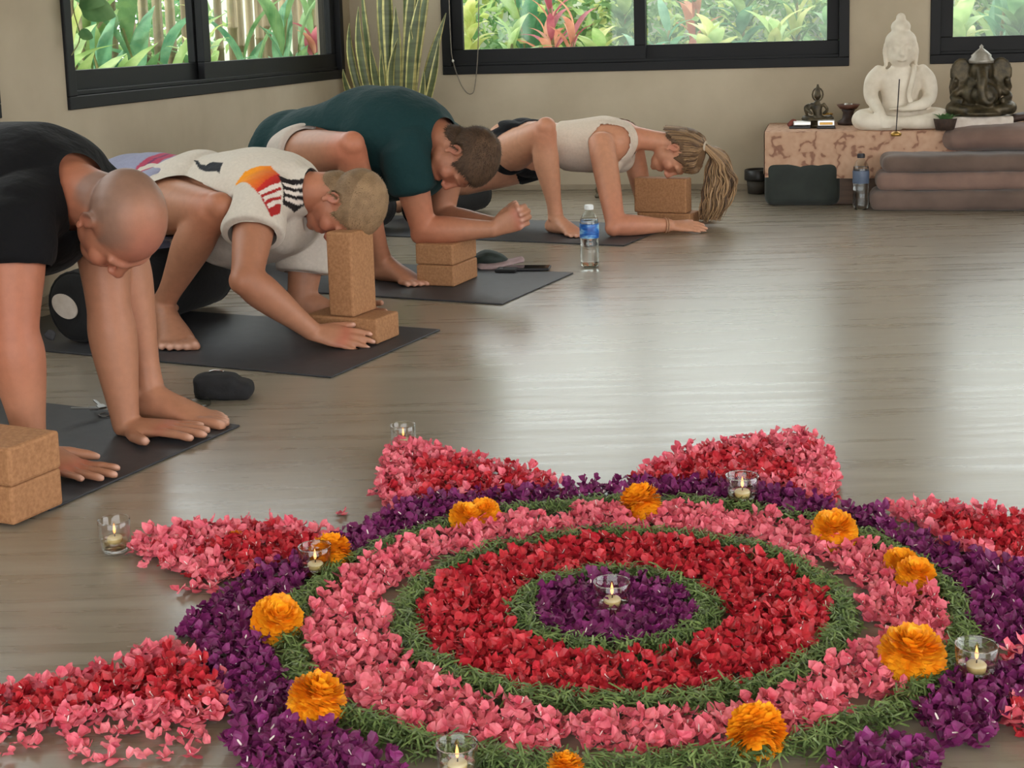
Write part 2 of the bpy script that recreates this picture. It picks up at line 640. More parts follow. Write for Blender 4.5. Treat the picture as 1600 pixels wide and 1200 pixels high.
# behind the back wall, left to right (photo column of the plant, metres beyond the wall)
GP = [
    (735, 1.5, 1.15, 'broad', 'yellow', 18, 'yellow-green bush leftmost behind the wide back window', 'yellow'),
    (790, 1.0, 0.95, 'strap', 'light', 22, 'light green strap-leaved plant left of the red cordyline', None),
    (850, 2.0, 1.55, 'banana', 'blue', 12, 'tall blue-green plant with big leaves behind the red cordyline', 'light'),
    (868, 0.9, 1.25, 'strap', 'red', 28, 'red cordyline outside the wide back window', 'pink'),
    (900, 1.3, 1.0, 'strap', 'pink', 22, 'salmon cordyline just right of the red cordyline', 'red'),
    (935, 1.0, 0.9, 'broad', 'light', 18, 'light green bush right of the salmon cordyline', 'yellow'),
    (975, 1.9, 1.5, 'broad', 'mid', 26, 'mid green shrub outside beside the window mullion', 'light'),
    (1030, 1.1, 1.0, 'strap', 'blue', 24, 'blue-green strap-leaved plant just right of the window mullion', 'mid'),
    (1060, 2.0, 1.4, 'strap', 'pink', 20, 'tall salmon cordyline behind the right back window sash', 'mid'),
    (1110, 1.2, 0.95, 'broad', 'yellow', 20, 'yellow-green bush in the middle of the right back window sash', 'light'),
    (1160, 1.7, 1.3, 'broad', 'blue', 26, 'blue-green shrub behind the yellow-green bush', 'light'),
    (1210, 1.0, 0.95, 'broad', 'light', 20, 'light green bush toward the right end of the wide back window', 'yellow'),
    (1255, 1.5, 1.2, 'strap', 'mid', 26, 'mid green strap-leaved plant at the right end of the wide back window', 'yellow'),
    (1300, 1.0, 1.0, 'broad', 'mid', 18, 'mid green bush outside near the white statue', 'blue'),
    (1500, 1.0, 1.0, 'broad', 'yellow', 18, 'yellow-green bush at the left of the window beyond the elephant statue', 'light'),
    (1540, 1.5, 1.3, 'banana', 'blue', 12, 'big-leaved plant in the window above the elephant statue', 'light'),
    (1590, 1.0, 1.0, 'broad', 'mid', 20, 'mid green bush at the photo edge beyond the altar window', 'light'),
    (1640, 1.4, 1.3, 'broad', 'light', 20, 'light green bush past the right edge of the altar window', 'yellow'),
]


def at_back(px, d):
    """point d metres beyond the back wall, seen in photo column px, on the ground"""
    r = ray(px, 70)
    t = (CORNER + DN * d - CC).dot(DN) / r.dot(DN)
    p = CC + r * t
    return p.x, p.y


def at_left(px, d):
    r = ray(px, 70)
    t = (CORNER - DB * d - CC).dot(DB) / r.dot(DB)
    p = CC + r * t
    return p.x, p.y


for px, d, h, kind, mk, nl, lab, mk2 in GP:
    x, y = at_back(px, d + 0.3)
    garden_plant(x, y, h, kind, mk, nl, lab, 'garden plants beyond the back wall', 1.0, mk2)
LP = [
    (118, 0.35, 1.15, 'banana', 'light', 12, 'pale green broad plant at the left edge of the side window', 'yellow'),
    (160, 0.75, 1.3, 'banana', 'light', 14, 'light green tall-leaved plant in the left half of the side window', 'mid'),
    (205, 0.45, 1.0, 'banana', 'light', 12, 'light green clump beside the bamboo fence in the side window', 'blue'),
    (255, 0.6, 1.1, 'banana', 'blue', 12, 'blue-green clump just left of the side window mullion', 'mid'),
    (300, 0.4, 0.9, 'broad', 'mid', 14, 'mid green bush hidden partly by the side window mullion', 'light'),
    (352, 0.5, 1.1, 'strap', 'light', 18, 'light green strap-leaved plant right of the side window mullion', 'yellow'),
    (400, 0.5, 1.15, 'banana', 'blue', 12, 'big blue-green leaved plant in the right half of the side window', 'mid'),
    (450, 0.5, 1.2, 'banana', 'mid', 12, 'mid green big-leaved plant in the right half of the side window', 'blue'),
    (490, 0.35, 1.0, 'broad', 'red', 14, 'reddish bush at the right end of the side window', 'pink'),
]
for px, d, h, kind, mk, nl, lab, mk2 in LP:
    x, y = at_left(px, d + 0.25)
    garden_plant(x, y, h, kind, mk, nl, lab, 'garden plants beyond the side wall', 0.85, mk2)

# bamboo fence beyond the side wall: every pole is a part
fx, fy = at_left(300, 1.15)
fence = empty('bamboo_fence', (fx, fy, -0.18), 'weathered bamboo pole fence behind the plants of the side window', 'fence')
for k in range(46):
    q = MB()
    r_ = rg.uniform(0.022, 0.034)
    p = CORNER - DB * (1.15 + rg.uniform(-0.02, 0.02)) - DN * (4.6 - k * 0.16 + rg.uniform(-0.02, 0.02))
    h = rg.uniform(1.45, 1.8)
    q.lathe([(r_, 0), (r_ * 0.95, h * 0.3), (r_ * 1.1, h * 0.305), (r_ * 0.93, h * 0.31), (r_ * 0.9, h * 0.62), (r_ * 1.05, h * 0.625), (r_ * 0.88, h * 0.63), (r_ * 0.84, h)], (p.x - fx, p.y - fy, 0), 8)
    q.build('pole', M_BAMBOO, fence, True)
for z in (0.85, 1.35):
    q = MB()
    a = CORNER - DB * 1.12 - DN * 4.7
    b_ = CORNER - DB * 1.12 + DN * 2.9
    q.sweep([(a.x - fx, a.y - fy, z), (b_.x - fx, b_.y - fy, z)], [0.022, 0.022], n=8, sub=1)
    q.build('cross_rail', M_BAMBOO, fence, True)
def hedge(name, a, b_, h, w, n, mats, label, seed):
    rh = random.Random(seed)
    q = MB()
    a, b_ = Vector(a), Vector(b_)
    side = Vector((-(b_ - a).y, (b_ - a).x, 0)).normalized()
    for _ in range(n):
        c = a.lerp(b_, rh.random()) + side * rh.gauss(0, w * .45)
        z = -.18 + h * (rh.random() ** .8) * (1 + .12 * noise.noise(Vector((c.x * 1.5, c.y * 1.5, seed))))
        d = Vector((rh.uniform(-1, 1), rh.uniform(-1, 1), rh.uniform(-.5, .9))).normalized()
        s = d.cross(Vector((rh.uniform(-1, 1), rh.uniform(-1, 1), rh.uniform(-1, 1)))).normalized()
        L, W = rh.uniform(.07, .15), rh.uniform(.018, .036)
        o = Vector((c.x, c.y, z))
        nn = d.cross(s)
        q.add([o, o + d * L * .4 + s * W, o + d * L * .45 - nn * W * .4, o + d * L * .4 - s * W, o + d * L - nn * L * .15], [(0, 1, 2), (0, 2, 3), (1, 4, 2), (2, 4, 3)], rh.choice((0, 0, 0, 1, 1, 2)))
    o = q.build(name, [ML[m] for m in mats])
    tag(o, label, 'hedge', kind='stuff')


hedge('hedge_foliage', R(-.4, 2.9), R(6.5, 2.9), 1.75, .8, 15000, ('mid', 'light', 'yellow'), 'loose green hedge far behind the plants of the back windows', 3)
hedge('hedge_foliage', R(-2.15, -4.8), R(-2.15, 2.6), 1.7, .5, 9000, ('mid', 'light', 'blue'), 'loose green hedge behind the bamboo fence of the side window', 5)
# rendered garden wall far behind the plants
mb = MB()
mb.box(R(3.2, 3.6, 0.55), (12, 0.15, 1.6), RW, 0.01)
o = mb.build('wall_garden', M_GWALL)
o['kind'] = 'structure'
# ------------------------------------------------------------------ flower mandala on the floor
MC = Vector((0.15, 1.93, 0))
RC = [
    [0.1351, -0.0183, 0.0044],
    [0.3072, -0.0046, 0.0113, 0.0110, 0.0025],
    [0.4639, -0.0033, 0.0186, 0.0163, 0.0120],
]


def ring_r(i, th):
    c = RC[i]
    r = c[0]
    for k in range(1, (len(c) - 1) // 2 + 1):
        r += c[2 * k - 1] * math.cos(k * th) + c[2 * k] * math.sin(k * th)
    return r


def polar(x, y):
    dx, dy = x - MC.x, y - MC.y
    return math.atan2(dy, dx), math.hypot(dx, dy)


def floor_poly(pix):
    return [tuple(G(a, b)[:2]) for a, b in pix]


def inside(p, poly):
    x, y = p
    c = False
    j = len(poly) - 1
    for i in range(len(poly)):
        xi, yi = poly[i]
        xj, yj = poly[j]
        if (yi > y) != (yj > y) and x < (xj - xi) * (y - yi) / (yj - yi) + xi:
            c = not c
        j = i
    return c


PURPLE = [floor_poly(q) for q in (
    [(280, 995), (345, 945), (400, 905), (470, 888), (478, 912), (440, 950), (415, 1000), (425, 1050), (452, 1092), (500, 1140), (560, 1180), (620, 1203), (640, 1240), (420, 1240), (400, 1210), (350, 1170), (372, 1130), (345, 1080), (325, 1040)],
    [(505, 866), (560, 835), (600, 812), (650, 792), (720, 785), (800, 780), (870, 774), (960, 766), (1060, 762), (1150, 767), (1230, 780), (1300, 802), (1308, 822), (1240, 815), (1180, 795), (1080, 783), (950, 782), (870, 786), (780, 802), (700, 817), (640, 835), (580, 855), (545, 882)],
    [(1315, 805), (1380, 815), (1392, 838), (1450, 850), (1480, 870), (1560, 895), (1640, 900), (1640, 1018), (1560, 1010), (1520, 985), (1505, 930), (1460, 900), (1420, 870), (1340, 830)],
    [(1455, 1075), (1500, 1065), (1560, 1060), (1620, 1035), (1620, 1100), (1560, 1130), (1545, 1165), (1490, 1175), (1435, 1135)],
    [(1320, 1192), (1400, 1165), (1460, 1180), (1480, 1220), (1400, 1240), (1280, 1230)],
)]
TIPS = [floor_poly(q) for q in (
    [(598, 735), (612, 706), (645, 702), (700, 718), (780, 735), (850, 755), (880, 772), (800, 780), (720, 785), (650, 802), (605, 806), (592, 765)],
    [(985, 758), (1060, 715), (1150, 700), (1255, 685), (1290, 712), (1306, 745), (1302, 800), (1230, 780), (1150, 768), (1060, 765), (990, 768)],
    [(202, 863), (255, 838), (330, 832), (430, 832), (525, 842), (505, 866), (470, 888), (400, 905), (330, 918), (275, 903), (245, 880)],
    [(-30, 1100), (80, 1080), (180, 1055), (235, 1025), (300, 1022), (335, 1045), (350, 1085), (352, 1130), (280, 1140), (180, 1130), (70, 1150), (-30, 1150)],
    [(1383, 803), (1450, 800), (1530, 806), (1620, 820), (1640, 905), (1560, 895), (1480, 862), (1440, 832)],
    [(1572, 1040), (1640, 1020), (1640, 1155), (1600, 1160), (1565, 1135)],
)]
TIP_RED = [floor_poly(q) for q in (
    [(655, 735), (720, 732), (800, 750), (850, 768), (730, 782), (660, 790)],
    [(1000, 762), (1080, 728), (1180, 712), (1240, 730), (1240, 765), (1150, 764), (1050, 760)],
    [(310, 862), (400, 848), (500, 852), (480, 880), (400, 898), (345, 890)],
    [(-30, 1112), (80, 1092), (200, 1062), (280, 1035), (330, 1060), (348, 1125), (200, 1118), (60, 1138), (-30, 1140)],
    [(1440, 825), (1530, 818), (1640, 840), (1640, 900), (1500, 862)],
    [(1590, 1040), (1640, 1040), (1640, 1090), (1600, 1090)],
)]
SCATTER = floor_poly([(95, 1150), (150, 1135), (280, 1130), (330, 1160), (300, 1190), (120, 1195)])
SCATTER2 = floor_poly([(-20, 1140), (80, 1125), (85, 1165), (20, 1190), (-20, 1190)])

# --- flower meshes: a few curled petals each, some with a pale stamen doubling as a painted white glint
M_PINK = noisy('pink_petal', srgb(214, 84, 106), srgb(242, 136, 148), scale=42, rough=0.5, lo=0.35, hi=0.65, spec=0.35)
M_RED = noisy('red_petal', srgb(168, 26, 42), srgb(214, 56, 66), scale=42, rough=0.45, lo=0.35, hi=0.65, spec=0.4)
M_PURPLE = noisy('purple_petal', srgb(98, 24, 76), srgb(138, 48, 112), scale=42, rough=0.5, lo=0.35, hi=0.65, spec=0.35)
M_PALE = plain('pale_stamen_glint', srgb(240, 226, 222), 0.5)


def blossom_mesh(name, mat, r, npet, cup, seed, pale):
    rr = random.Random(seed)
    q = MB()
    for k in range(npet):
        a = 2 * PI * k / npet + rr.uniform(-0.35, 0.35)
        L, W = r * rr.uniform(0.8, 1.15), r * rr.uniform(0.42, 0.62)
        lift = cup * rr.uniform(0.4, 1.3)
        curl = rr.uniform(-0.9, 0.7)
        ca, sa = math.cos(a), math.sin(a)
        vs = []
        for i, t in enumerate((0.08, 0.4, 0.75, 1.0)):
            w = W * ((0.35, 0.95, 1.0, 0.5) if (k + seed) % 3 == 0 else (0.4, 1.0, 0.72, 0.08))[i]
            el = lift + curl * t
            x = L * t * math.cos(el * 0.8)
            z = L * t * math.sin(el * 0.8) + 0.0015
            for kx in (-1, 0, 1):
                yy = kx * w
                zz = z + abs(kx) * w * ((0.62 if k % 2 else -0.28) + (0.5 * kx if i == 2 else 0)) * (1 if kx >= 0 else .8)
                vs.append((x * ca - yy * sa, x * sa + yy * ca, max(0.0004, zz)))
        q.add(vs, [(i * 3 + j, i * 3 + j + 1, i * 3 + j + 4, i * 3 + j + 3) for i in range(3) for j in (0, 1)])
    if pale:
        a = rr.random() * 6.28
        x, y = math.cos(a) * r * 0.3, math.sin(a) * r * 0.3
        s = 0.0016
        z = r * 0.42
        q.add([(0, 0, 0.002), (s, 0, 0.002), (0, s, 0.002), (x, y, z), (x + s, y, z), (x, y + s, z), (x + s * .3, y + s * .3, z + s * 1.3)],
              [(0, 1, 4, 3), (1, 2, 5, 4), (2, 0, 3, 5), (3, 4, 6), (4, 5, 6), (5, 3, 6)], 1)
    me = q.mesh(name)
    me.materials.append(mat)
    me.materials.append(M_PALE)
    return me


KINDS_F = {}
for nm, mat, r in (('pink_blossom', M_PINK, 0.0165), ('red_blossom', M_RED, 0.016), ('purple_blossom', M_PURPLE, 0.0155)):
    KINDS_F[nm] = [blossom_mesh(nm, mat, r, (4, 3, 5, 2, 4, 3)[i], (0.7, 1.1, 0.45, 0.9, 1.3, 0.6)[i], 31 * i + len(nm), i in (0, 2, 4)) for i in range(6)]

rf = random.Random(5)
spots = {'pink_blossom': [], 'red_blossom': [], 'purple_blossom': []}
taken = {}


def try_place(kind, x, y, layer, gap, region):
    key = (int(x / 0.03), int(y / 0.03))
    for i in (-1, 0, 1):
        for j in (-1, 0, 1):
            for (a, b_, l) in taken.get((key[0] + i, key[1] + j), ()):
                if l == layer and (a - x) ** 2 + (b_ - y) ** 2 < gap * gap:
                    return False
    taken.setdefault(key, []).append((x, y, layer))
    spots[kind].append((x, y, layer, region))
    return True


GARL = 0.024       # half width of a green garland
for layer, tries, gap in ((0, 30000, 0.015), (1, 26000, 0.016), (2, 9000, 0.022)):
    for _ in range(tries):
        th = rf.uniform(-PI, PI)
        r = math.sqrt(rf.random()) * 0.47
        x, y = MC.x + r * math.cos(th), MC.y + r * math.sin(th)
        r0, r1, r2 = (ring_r(i, th) for i in (0, 1, 2))
        clump = noise.noise(Vector((x * 9, y * 9, 3.0)))
        if r < r0 - GARL * 0.8:
            try_place('purple_blossom', x, y, layer, gap, 'centre')
        elif r0 + GARL * 0.9 < r < r1 - GARL * 0.9:
            edge = min(r - r0, r1 - r)
            if layer == 2 and edge < 0.04:
                continue
            if clump < -0.42 and edge < 0.05:
                continue
            try_place('red_blossom', x, y, layer, gap, 'ring')
        elif r1 + GARL < r < r2 - GARL:
            edge = min(r - r1, r2 - r)
            if clump < -0.18 + (0.0 if layer == 0 else 0.1) and edge < 0.055:
                continue
            if layer == 2 and clump < 0.05:
                continue
            try_place('pink_blossom', x, y, layer, gap * 1.06, 'ring')
    for gi, polys in enumerate((PURPLE, TIPS)):
        for pi_, poly in enumerate(polys):
            x0, x1 = min(p[0] for p in poly), max(p[0] for p in poly)
            y0, y1 = min(p[1] for p in poly), max(p[1] for p in poly)
            area = (x1 - x0) * (y1 - y0)
            for _ in range(int(tries * area / 0.55)):
                x, y = rf.uniform(x0, x1), rf.uniform(y0, y1)
                if not inside((x, y), poly):
                    continue
                if gi == 0:
                    th, r = polar(x, y)
                    if r < ring_r(2, th) + GARL * 0.7:
                        continue
                    try_place('purple_blossom', x, y, layer, gap, 'outer')
                else:
                    red = inside((x, y), TIP_RED[pi_]) and rf.random() < 0.9 or rf.random() < 0.08
                    try_place('red_blossom' if red else 'pink_blossom', x, y, layer, gap, 'tip%d' % pi_)
for poly, n in ((SCATTER, 150), (SCATTER2, 40)):
    x0, x1 = min(p[0] for p in poly), max(p[0] for p in poly)
    y0, y1 = min(p[1] for p in poly), max(p[1] for p in poly)
    for _ in range(n * 4):
        x, y = rf.uniform(x0, x1), rf.uniform(y0, y1)
        if inside((x, y), poly) and noise.noise(Vector((x * 14, y * 14, 0))) > -0.15:
            try_place('pink_blossom', x, y, 0, 0.019, 'tip3')
for px, py in ((222, 893), (280, 928), (300, 925), (330, 925), (310, 918), (45, 1170), (150, 1195), (875, 772), (1005, 745), (572, 1085), (545, 1072), (560, 1102), (690, 1075), (1440, 1105), (535, 805), (580, 780)):
    p = G(px, py)
    try_place('pink_blossom', p.x, p.y, 0, 0.002, 'loose')

LABEL_F = {
    ('pink_blossom', 'ring'): ('pink blossom in the near half of the wide pink mandala ring', 'pink blossoms of the mandala ring'),
    ('pink_blossom', 'tip3'): ('pink blossom strewn around the long red point at the lower left of the mandala', 'pink blossoms of the lower left point'),
    ('pink_blossom', 'tip5'): ('pink blossom in the star point at the lower right photo edge', 'pink blossoms of the lower right point'),
    ('pink_blossom', 'loose'): ('stray pink blossom on bare floor between the mandala rings', 'stray pink blossoms'),
    ('red_blossom', 'ring'): ('red blossom in the near half of the red mandala ring', 'red blossoms of the mandala ring'),
    ('red_blossom', 'tip3'): ('red blossom in the long star point at the lower left of the mandala', 'red blossoms of the lower left point'),
    ('red_blossom', 'tip5'): ('red blossom in the star point at the lower right photo edge', 'red blossoms of the lower right point'),
    ('purple_blossom', 'centre'): ('purple blossom in the round centre of the mandala around the candle', 'purple blossoms of the mandala centre'),
    ('purple_blossom', 'outer'): ('purple blossom in the near part of the outer purple band', 'purple blossoms of the outer band'),
}
for kind, lst in spots.items():
    def near(s):
        vis = CC - Vector((s[0], s[1], 0))
        x, y = s[0], s[1]
        d = Vector((x, y, 0)) - CC
        z = d.dot(CF)
        px, py = 800 + FPX * d.dot(CR) / z, CY0 - FPX * d.dot(CU) / z
        return vis.length + (10 if not (0 < px < 1600 and 0 < py < 1205) else 0) + (0.25 if s[2] == 0 and s[3] not in ('loose',) else 0)
    lst.sort(key=near)
    rest = MB()
    n_ind = 0
    for s in lst:
        x, y, layer, region = s
        var = rf.randrange(6)
        me = KINDS_F[kind][var]
        tilt = 0.25 + 0.28 * layer
        rot = (rf.uniform(-tilt, tilt), rf.uniform(-tilt, tilt), rf.uniform(0, 6.28))
        th, rr_ = polar(x, y)
        z = 0.0012 + layer * 0.0085 + rf.uniform(0, 0.004)
        sc = rf.uniform(0.72, 1.12)
        if n_ind < 295 and near(s) < 9 and (kind, region) in LABEL_F:
            o = bpy.data.objects.new(kind, me)
            COL.objects.link(o)
            o.location = (x, y, z)
            o.rotation_euler = rot
            o.scale = (sc, sc, sc)
            lab, grp = LABEL_F[(kind, region)]
            tag(o, lab, 'flower', grp)
            n_ind += 1
        else:
            from mathutils import Euler
            M = Matrix.Translation((x, y, z)) @ Euler(rot).to_matrix().to_4x4() @ Matrix.Scale(sc, 4)
            b0 = len(rest.v)
            rest.v += [tuple(M @ v.co) for v in me.vertices]
            for p in me.polygons:
                rest.f.append(tuple(i + b0 for i in p.vertices))
                rest.mi.append(p.material_index)
    col = kind.split('_')[0]
    o = rest.build(kind.replace('blossom', 'petals'), [KINDS_F[kind][0].materials[0], M_PALE], None, False)
    tag(o, 'carpet of %s petals making up the farther parts of the flower mandala' % col, 'petals', kind='stuff')

# --- garlands of shredded pandan leaf
M_PANDAN = noisy('shredded_pandan', srgb(62, 86, 42), srgb(134, 156, 92), scale=70, rough=0.5, lo=0.3, hi=0.7)
for gi, (dens, lab) in enumerate(((2600, 'small inner garland of shredded green leaf around the purple centre'),
                                  (5200, 'middle garland of shredded green leaf between red and pink petals'),
                                  (7600, 'large outer garland of shredded green leaf between pink and purple petals'))):
    q = MB()
    for _ in range(dens):
        th = rf.uniform(-PI, PI)
        r = ring_r(gi, th) + rf.gauss(0, GARL * 0.42)
        wob = 0.004 * math.sin(th * 23 + gi) + 0.006 * noise.noise(Vector((math.cos(th) * 6, math.sin(th) * 6, gi)))
        r += wob
        cx, cy = MC.x + r * math.cos(th), MC.y + r * math.sin(th)
        u = (r - wob - ring_r(gi, th)) / GARL
        hmax = 0.024 * math.sqrt(max(0.05, 1 - min(1, u * u)))
        cz = rf.uniform(0.002, max(0.004, hmax))
        L = rf.uniform(0.016, 0.036)
        a = rf.uniform(0, 6.28)
        el = rf.gauss(0.1, 0.35)
        d = Vector((math.cos(a) * math.cos(el), math.sin(a) * math.cos(el), math.sin(el)))
        sd = Vector((-math.sin(a), math.cos(a), rf.uniform(-0.6, 0.6))) * rf.uniform(0.0007, 0.0014)
        bend = Vector((-math.sin(a), math.cos(a), 0)) * rf.gauss(0, 0.006) + Vector((0, 0, rf.uniform(0, 0.006)))
        c0 = Vector((cx, cy, cz))
        vs = []
        for t in (-0.5, 0, 0.5):
            p = c0 + d * (L * t) + bend * (1 - 4 * t * t)
            p.z = max(0.001, p.z)
            vs += [p - sd, p + sd]
        q.add(vs, [(0, 1, 3, 2), (2, 3, 5, 4)])
    o = q.build('leaf_garland', M_PANDAN)
    tag(o, lab, 'garland', 'green garlands of the mandala', kind='stuff')

# --- marigolds
M_MARI = noisy('marigold_petal', srgb(240, 138, 10), srgb(255, 184, 36), scale=60, rough=0.55, lo=0.35, hi=0.65, spec=0.3)
M_MSTEM = noisy('marigold_calyx', srgb(70, 84, 36), srgb(104, 110, 52), scale=30, rough=0.6)


def marigold(px, py, w, label, flat=0.72, tilt=(0, 0), seed=0, cut=1.0):
    """ruffled flower head, w = width in photo pixels, (px, py) = the head's middle"""
    rr = random.Random(seed + 50)
    p = G(px, py + w * 0.36)
    R_ = 1.14 * w / 2 * (p - CC).dot(CF) / FPX
    root = empty('marigold', (p.x, p.y, 0), label, 'flower', 'marigolds around the mandala')
    from mathutils import Euler
    T = Euler((tilt[0], tilt[1], rr.uniform(0, 6))).to_matrix()
    c0 = Vector((0, 0, R_ * flat * 0.95))
    head, core = MB(), MB()
    core.ell(c0, (R_ * 0.56, R_ * 0.56, R_ * flat * 0.56), T, 14, 8)
    NP = 520
    for i in range(NP):
        f = (i + 0.5) / NP
        el = math.asin(max(-1, 1 - 1.8 * f * cut))
        az = i * 2.39996 + rr.uniform(-0.2, 0.2)
        n = Vector((math.cos(az) * math.cos(el), math.sin(az) * math.cos(el), math.sin(el)))
        base = Vector((n.x * R_ * 0.55, n.y * R_ * 0.55, n.z * R_ * flat * 0.55))
        L = R_ * rr.uniform(0.36, 0.5)
        tdir = Vector((-math.sin(az), math.cos(az), 0))
        bit = n.cross(tdir)
        W = R_ * rr.uniform(0.11, 0.18)
        lean = rr.uniform(-0.35, 0.35)
        dd = (n + bit * (-0.25 + lean) + tdir * rr.uniform(-0.25, 0.25)).normalized()
        dd.z *= (0.8 + 0.2 * flat)
        vs = []
        for t, ww in ((0, 0.5), (0.6, 0.95), (1.0, 1.0)):
            for k in (-1, 0, 1):
                q_ = base + dd * (L * t) + tdir * (k * W * ww) + n * (-abs(k) * W * 0.5 * t + (rr.uniform(-0.1, 0.16) * L if t == 1.0 else 0))
                q_ = T @ q_ + c0
                q_.z = max(0.001, q_.z)
                vs.append(q_)
        head.add(vs, [(a * 3 + b_, a * 3 + b_ + 1, a * 3 + b_ + 4, a * 3 + b_ + 3) for a in (0, 1) for b_ in (0, 1)])
    head.build('petals', M_MARI, root, False)
    root.children[0]['kind'] = 'stuff'
    core.build('flower_centre', M_MARI, root, True)
    q = MB()
    q.lathe([(R_ * 0.12, 0.001), (R_ * 0.32, R_ * 0.25), (R_ * 0.4, R_ * 0.55)], n=10)
    q.build('calyx', M_MSTEM, root, True)
    return root


marigold(728, 812, 48, 'orange marigold at the upper left of the mandala, left of a touching pair', 0.8, (0.5, -0.3), 1)
marigold(757, 806, 46, 'orange marigold at the upper left of the mandala, right of a touching pair', 0.85, (0.6, 0.2), 2)
marigold(1002, 794, 60, 'orange marigold standing on the rear garland between the two upper star points', 0.95, (0.5, 0.1), 3)
marigold(1304, 833, 64, 'orange marigold at the upper right, first beyond the glass candle of the upper right point', 0.8, (0.3, 0.2), 4)
marigold(1408, 884, 50, 'orange marigold at the right of the mandala, smaller one of a touching pair', 0.8, (0.2, -0.3), 5)
marigold(1431, 902, 56, 'orange marigold at the right of the mandala, larger one of a touching pair', 0.8, (0.3, 0.3), 6)
marigold(1425, 1027, 92, 'large round orange marigold beside the glass candle at the right', 0.8, (0.15, 0.0), 7)
marigold(1182, 1153, 82, 'orange marigold lying on its side at the bottom right of the mandala', 0.95, (0.9, -0.4), 8)
marigold(497, 1102, 82, 'orange marigold at the lower left between purple petals and green garland', 0.9, (0.35, 0.1), 9)
marigold(435, 974, 72, 'tilted orange marigold at the left of the mandala', 0.85, (0.2, -0.6), 10)
marigold(518, 868, 60, 'orange marigold behind the glass candle at the upper left', 0.85, (0.5, 0.2), 11)
marigold(368, 841, 26, 'small orange marigold bud lying in the left red and pink point', 0.7, (0.2, 0.0), 12)
marigold(885, 1200, 52, 'orange marigold cut by the bottom edge of the photo', 0.75, (0.2, 0.0), 13)

# --- glass candles: tumbler, oil, floating candle, wick, flame
M_GLASS = pane_mat('tumbler_glass', 2.4, 0.06, (0.97, 0.97, 0.96, 1))
M_RIM = glass_mat('tumbler_rim', (1, 1, 1, 1), 1.5, 0.05)
M_OIL = pane_mat('lamp_oil', 3.0, 0.05, (0.97, 0.91, 0.74, 1))
M_WAX = noisy('candle_wax', srgb(224, 206, 160), srgb(240, 226, 188), scale=40, rough=0.4)
M_WICK = plain('wick', srgb(60, 44, 30), 0.8)
M_FLAME, _ft, _fb = _nt('flame')
_fb.inputs['Emission Color'].default_value = (1.0, 0.42, 0.10, 1)
_fb.inputs['Emission Strength'].default_value = 0.7
_fb.inputs['Base Color'].default_value = (1.0, 0.5, 0.2, 1)


def glass_candle(px, py, w, label, oil=0.5, lit=True):
    """px, py = middle of the foot of the glass, w = rim width in photo pixels"""
    p = G(px, py)
    R_ = w / 2 * (p - CC).dot(CF) / FPX
    H = R_ * 2.05
    root = empty('glass_candle', (p.x, p.y, 0.001), label, 'candle', 'glass candles around the mandala')
    q = MB()
    q.lathe([(0, 0), (R_ * 0.68, 0), (R_ * 0.78, H * 0.03), (R_ * 0.84, H * 0.12), (R_ * 0.97, H * 0.6), (R_ * 0.99, H * 0.985), (R_ * 0.965, H), (R_ * 0.93, H * 0.985), (R_ * 0.91, H * 0.6), (R_ * 0.79, H * 0.17), (R_ * 0.66, H * 0.11), (0, H * 0.10)], n=32)
    q.build('tumbler', M_GLASS, root, True)
    q = MB()
    q.sweep([(math.cos(a) * R_ * .968, math.sin(a) * R_ * .968, H) for a in np.linspace(0, 2 * PI, 33)], [R_ * .034] * 33, n=8, sub=1, cap=False)
    q.build('rim', M_RIM, root, True)
    q = MB()
    q.lathe([(0, H * .004), (R_ * .66, H * .004), (R_ * .74, H * .05), (R_ * .7, H * .1), (0, H * .095)], n=28)
    q.build('glass_foot', M_RIM, root, True)
    q = MB()
    zo = H * oil
    q.lathe([(0, H * 0.105), (R_ * 0.65, H * 0.115), (R_ * 0.775, H * 0.175), (R_ * (0.79 + 0.12 * (oil - 0.17) / 0.43) - 0.0006, zo), (0, zo)], n=32)
    q.build('oil', M_OIL, root, True)
    q = MB()
    q.lathe([(0, zo - R_ * 0.3), (R_ * 0.42, zo - R_ * 0.3), (R_ * 0.48, zo + R_ * 0.02), (R_ * 0.4, zo + R_ * 0.12), (0, zo + R_ * 0.1)], n=20)
    wax = q.build('floating_candle', M_WAX, root, True)
    q = MB()
    q.sweep([(0, 0, zo + R_ * 0.08), (R_ * 0.02, 0, zo + R_ * 0.3)], [R_ * 0.035, R_ * 0.025], n=6, sub=2)
    q.build('wick', M_WICK, wax, True)
    if lit:
        q = MB()
        zf = zo + R_ * 0.26
        fh = R_ * 0.72
        q.lathe([(0, zf), (R_ * 0.075, zf + fh * 0.15), (R_ * 0.1, zf + fh * 0.35), (R_ * 0.06, zf + fh * 0.68), (0, zf + fh)], n=10)
        q.build('flame', M_FLAME, wax, True)
    return root


glass_candle(181, 862, 50, 'glass candle alone on the floor left of the left star point', 0.42)
glass_candle(631, 704, 40, 'glass candle at the tip of the upper left star point', 0.42)
glass_candle(494, 905, 52, 'glass candle in front of the marigold at the upper left of the mandala', 0.45)
glass_candle(957, 966, 58, 'glass candle in the purple centre of the mandala', 0.5)
glass_candle(1160, 795, 52, 'glass candle standing in the upper right star point', 0.5)
glass_candle(1525, 1072, 66, 'large glass candle beside the round marigold at the right', 0.5)
glass_candle(716, 1226, 66, 'glass candle cut by the bottom edge of the photo', 0.5)
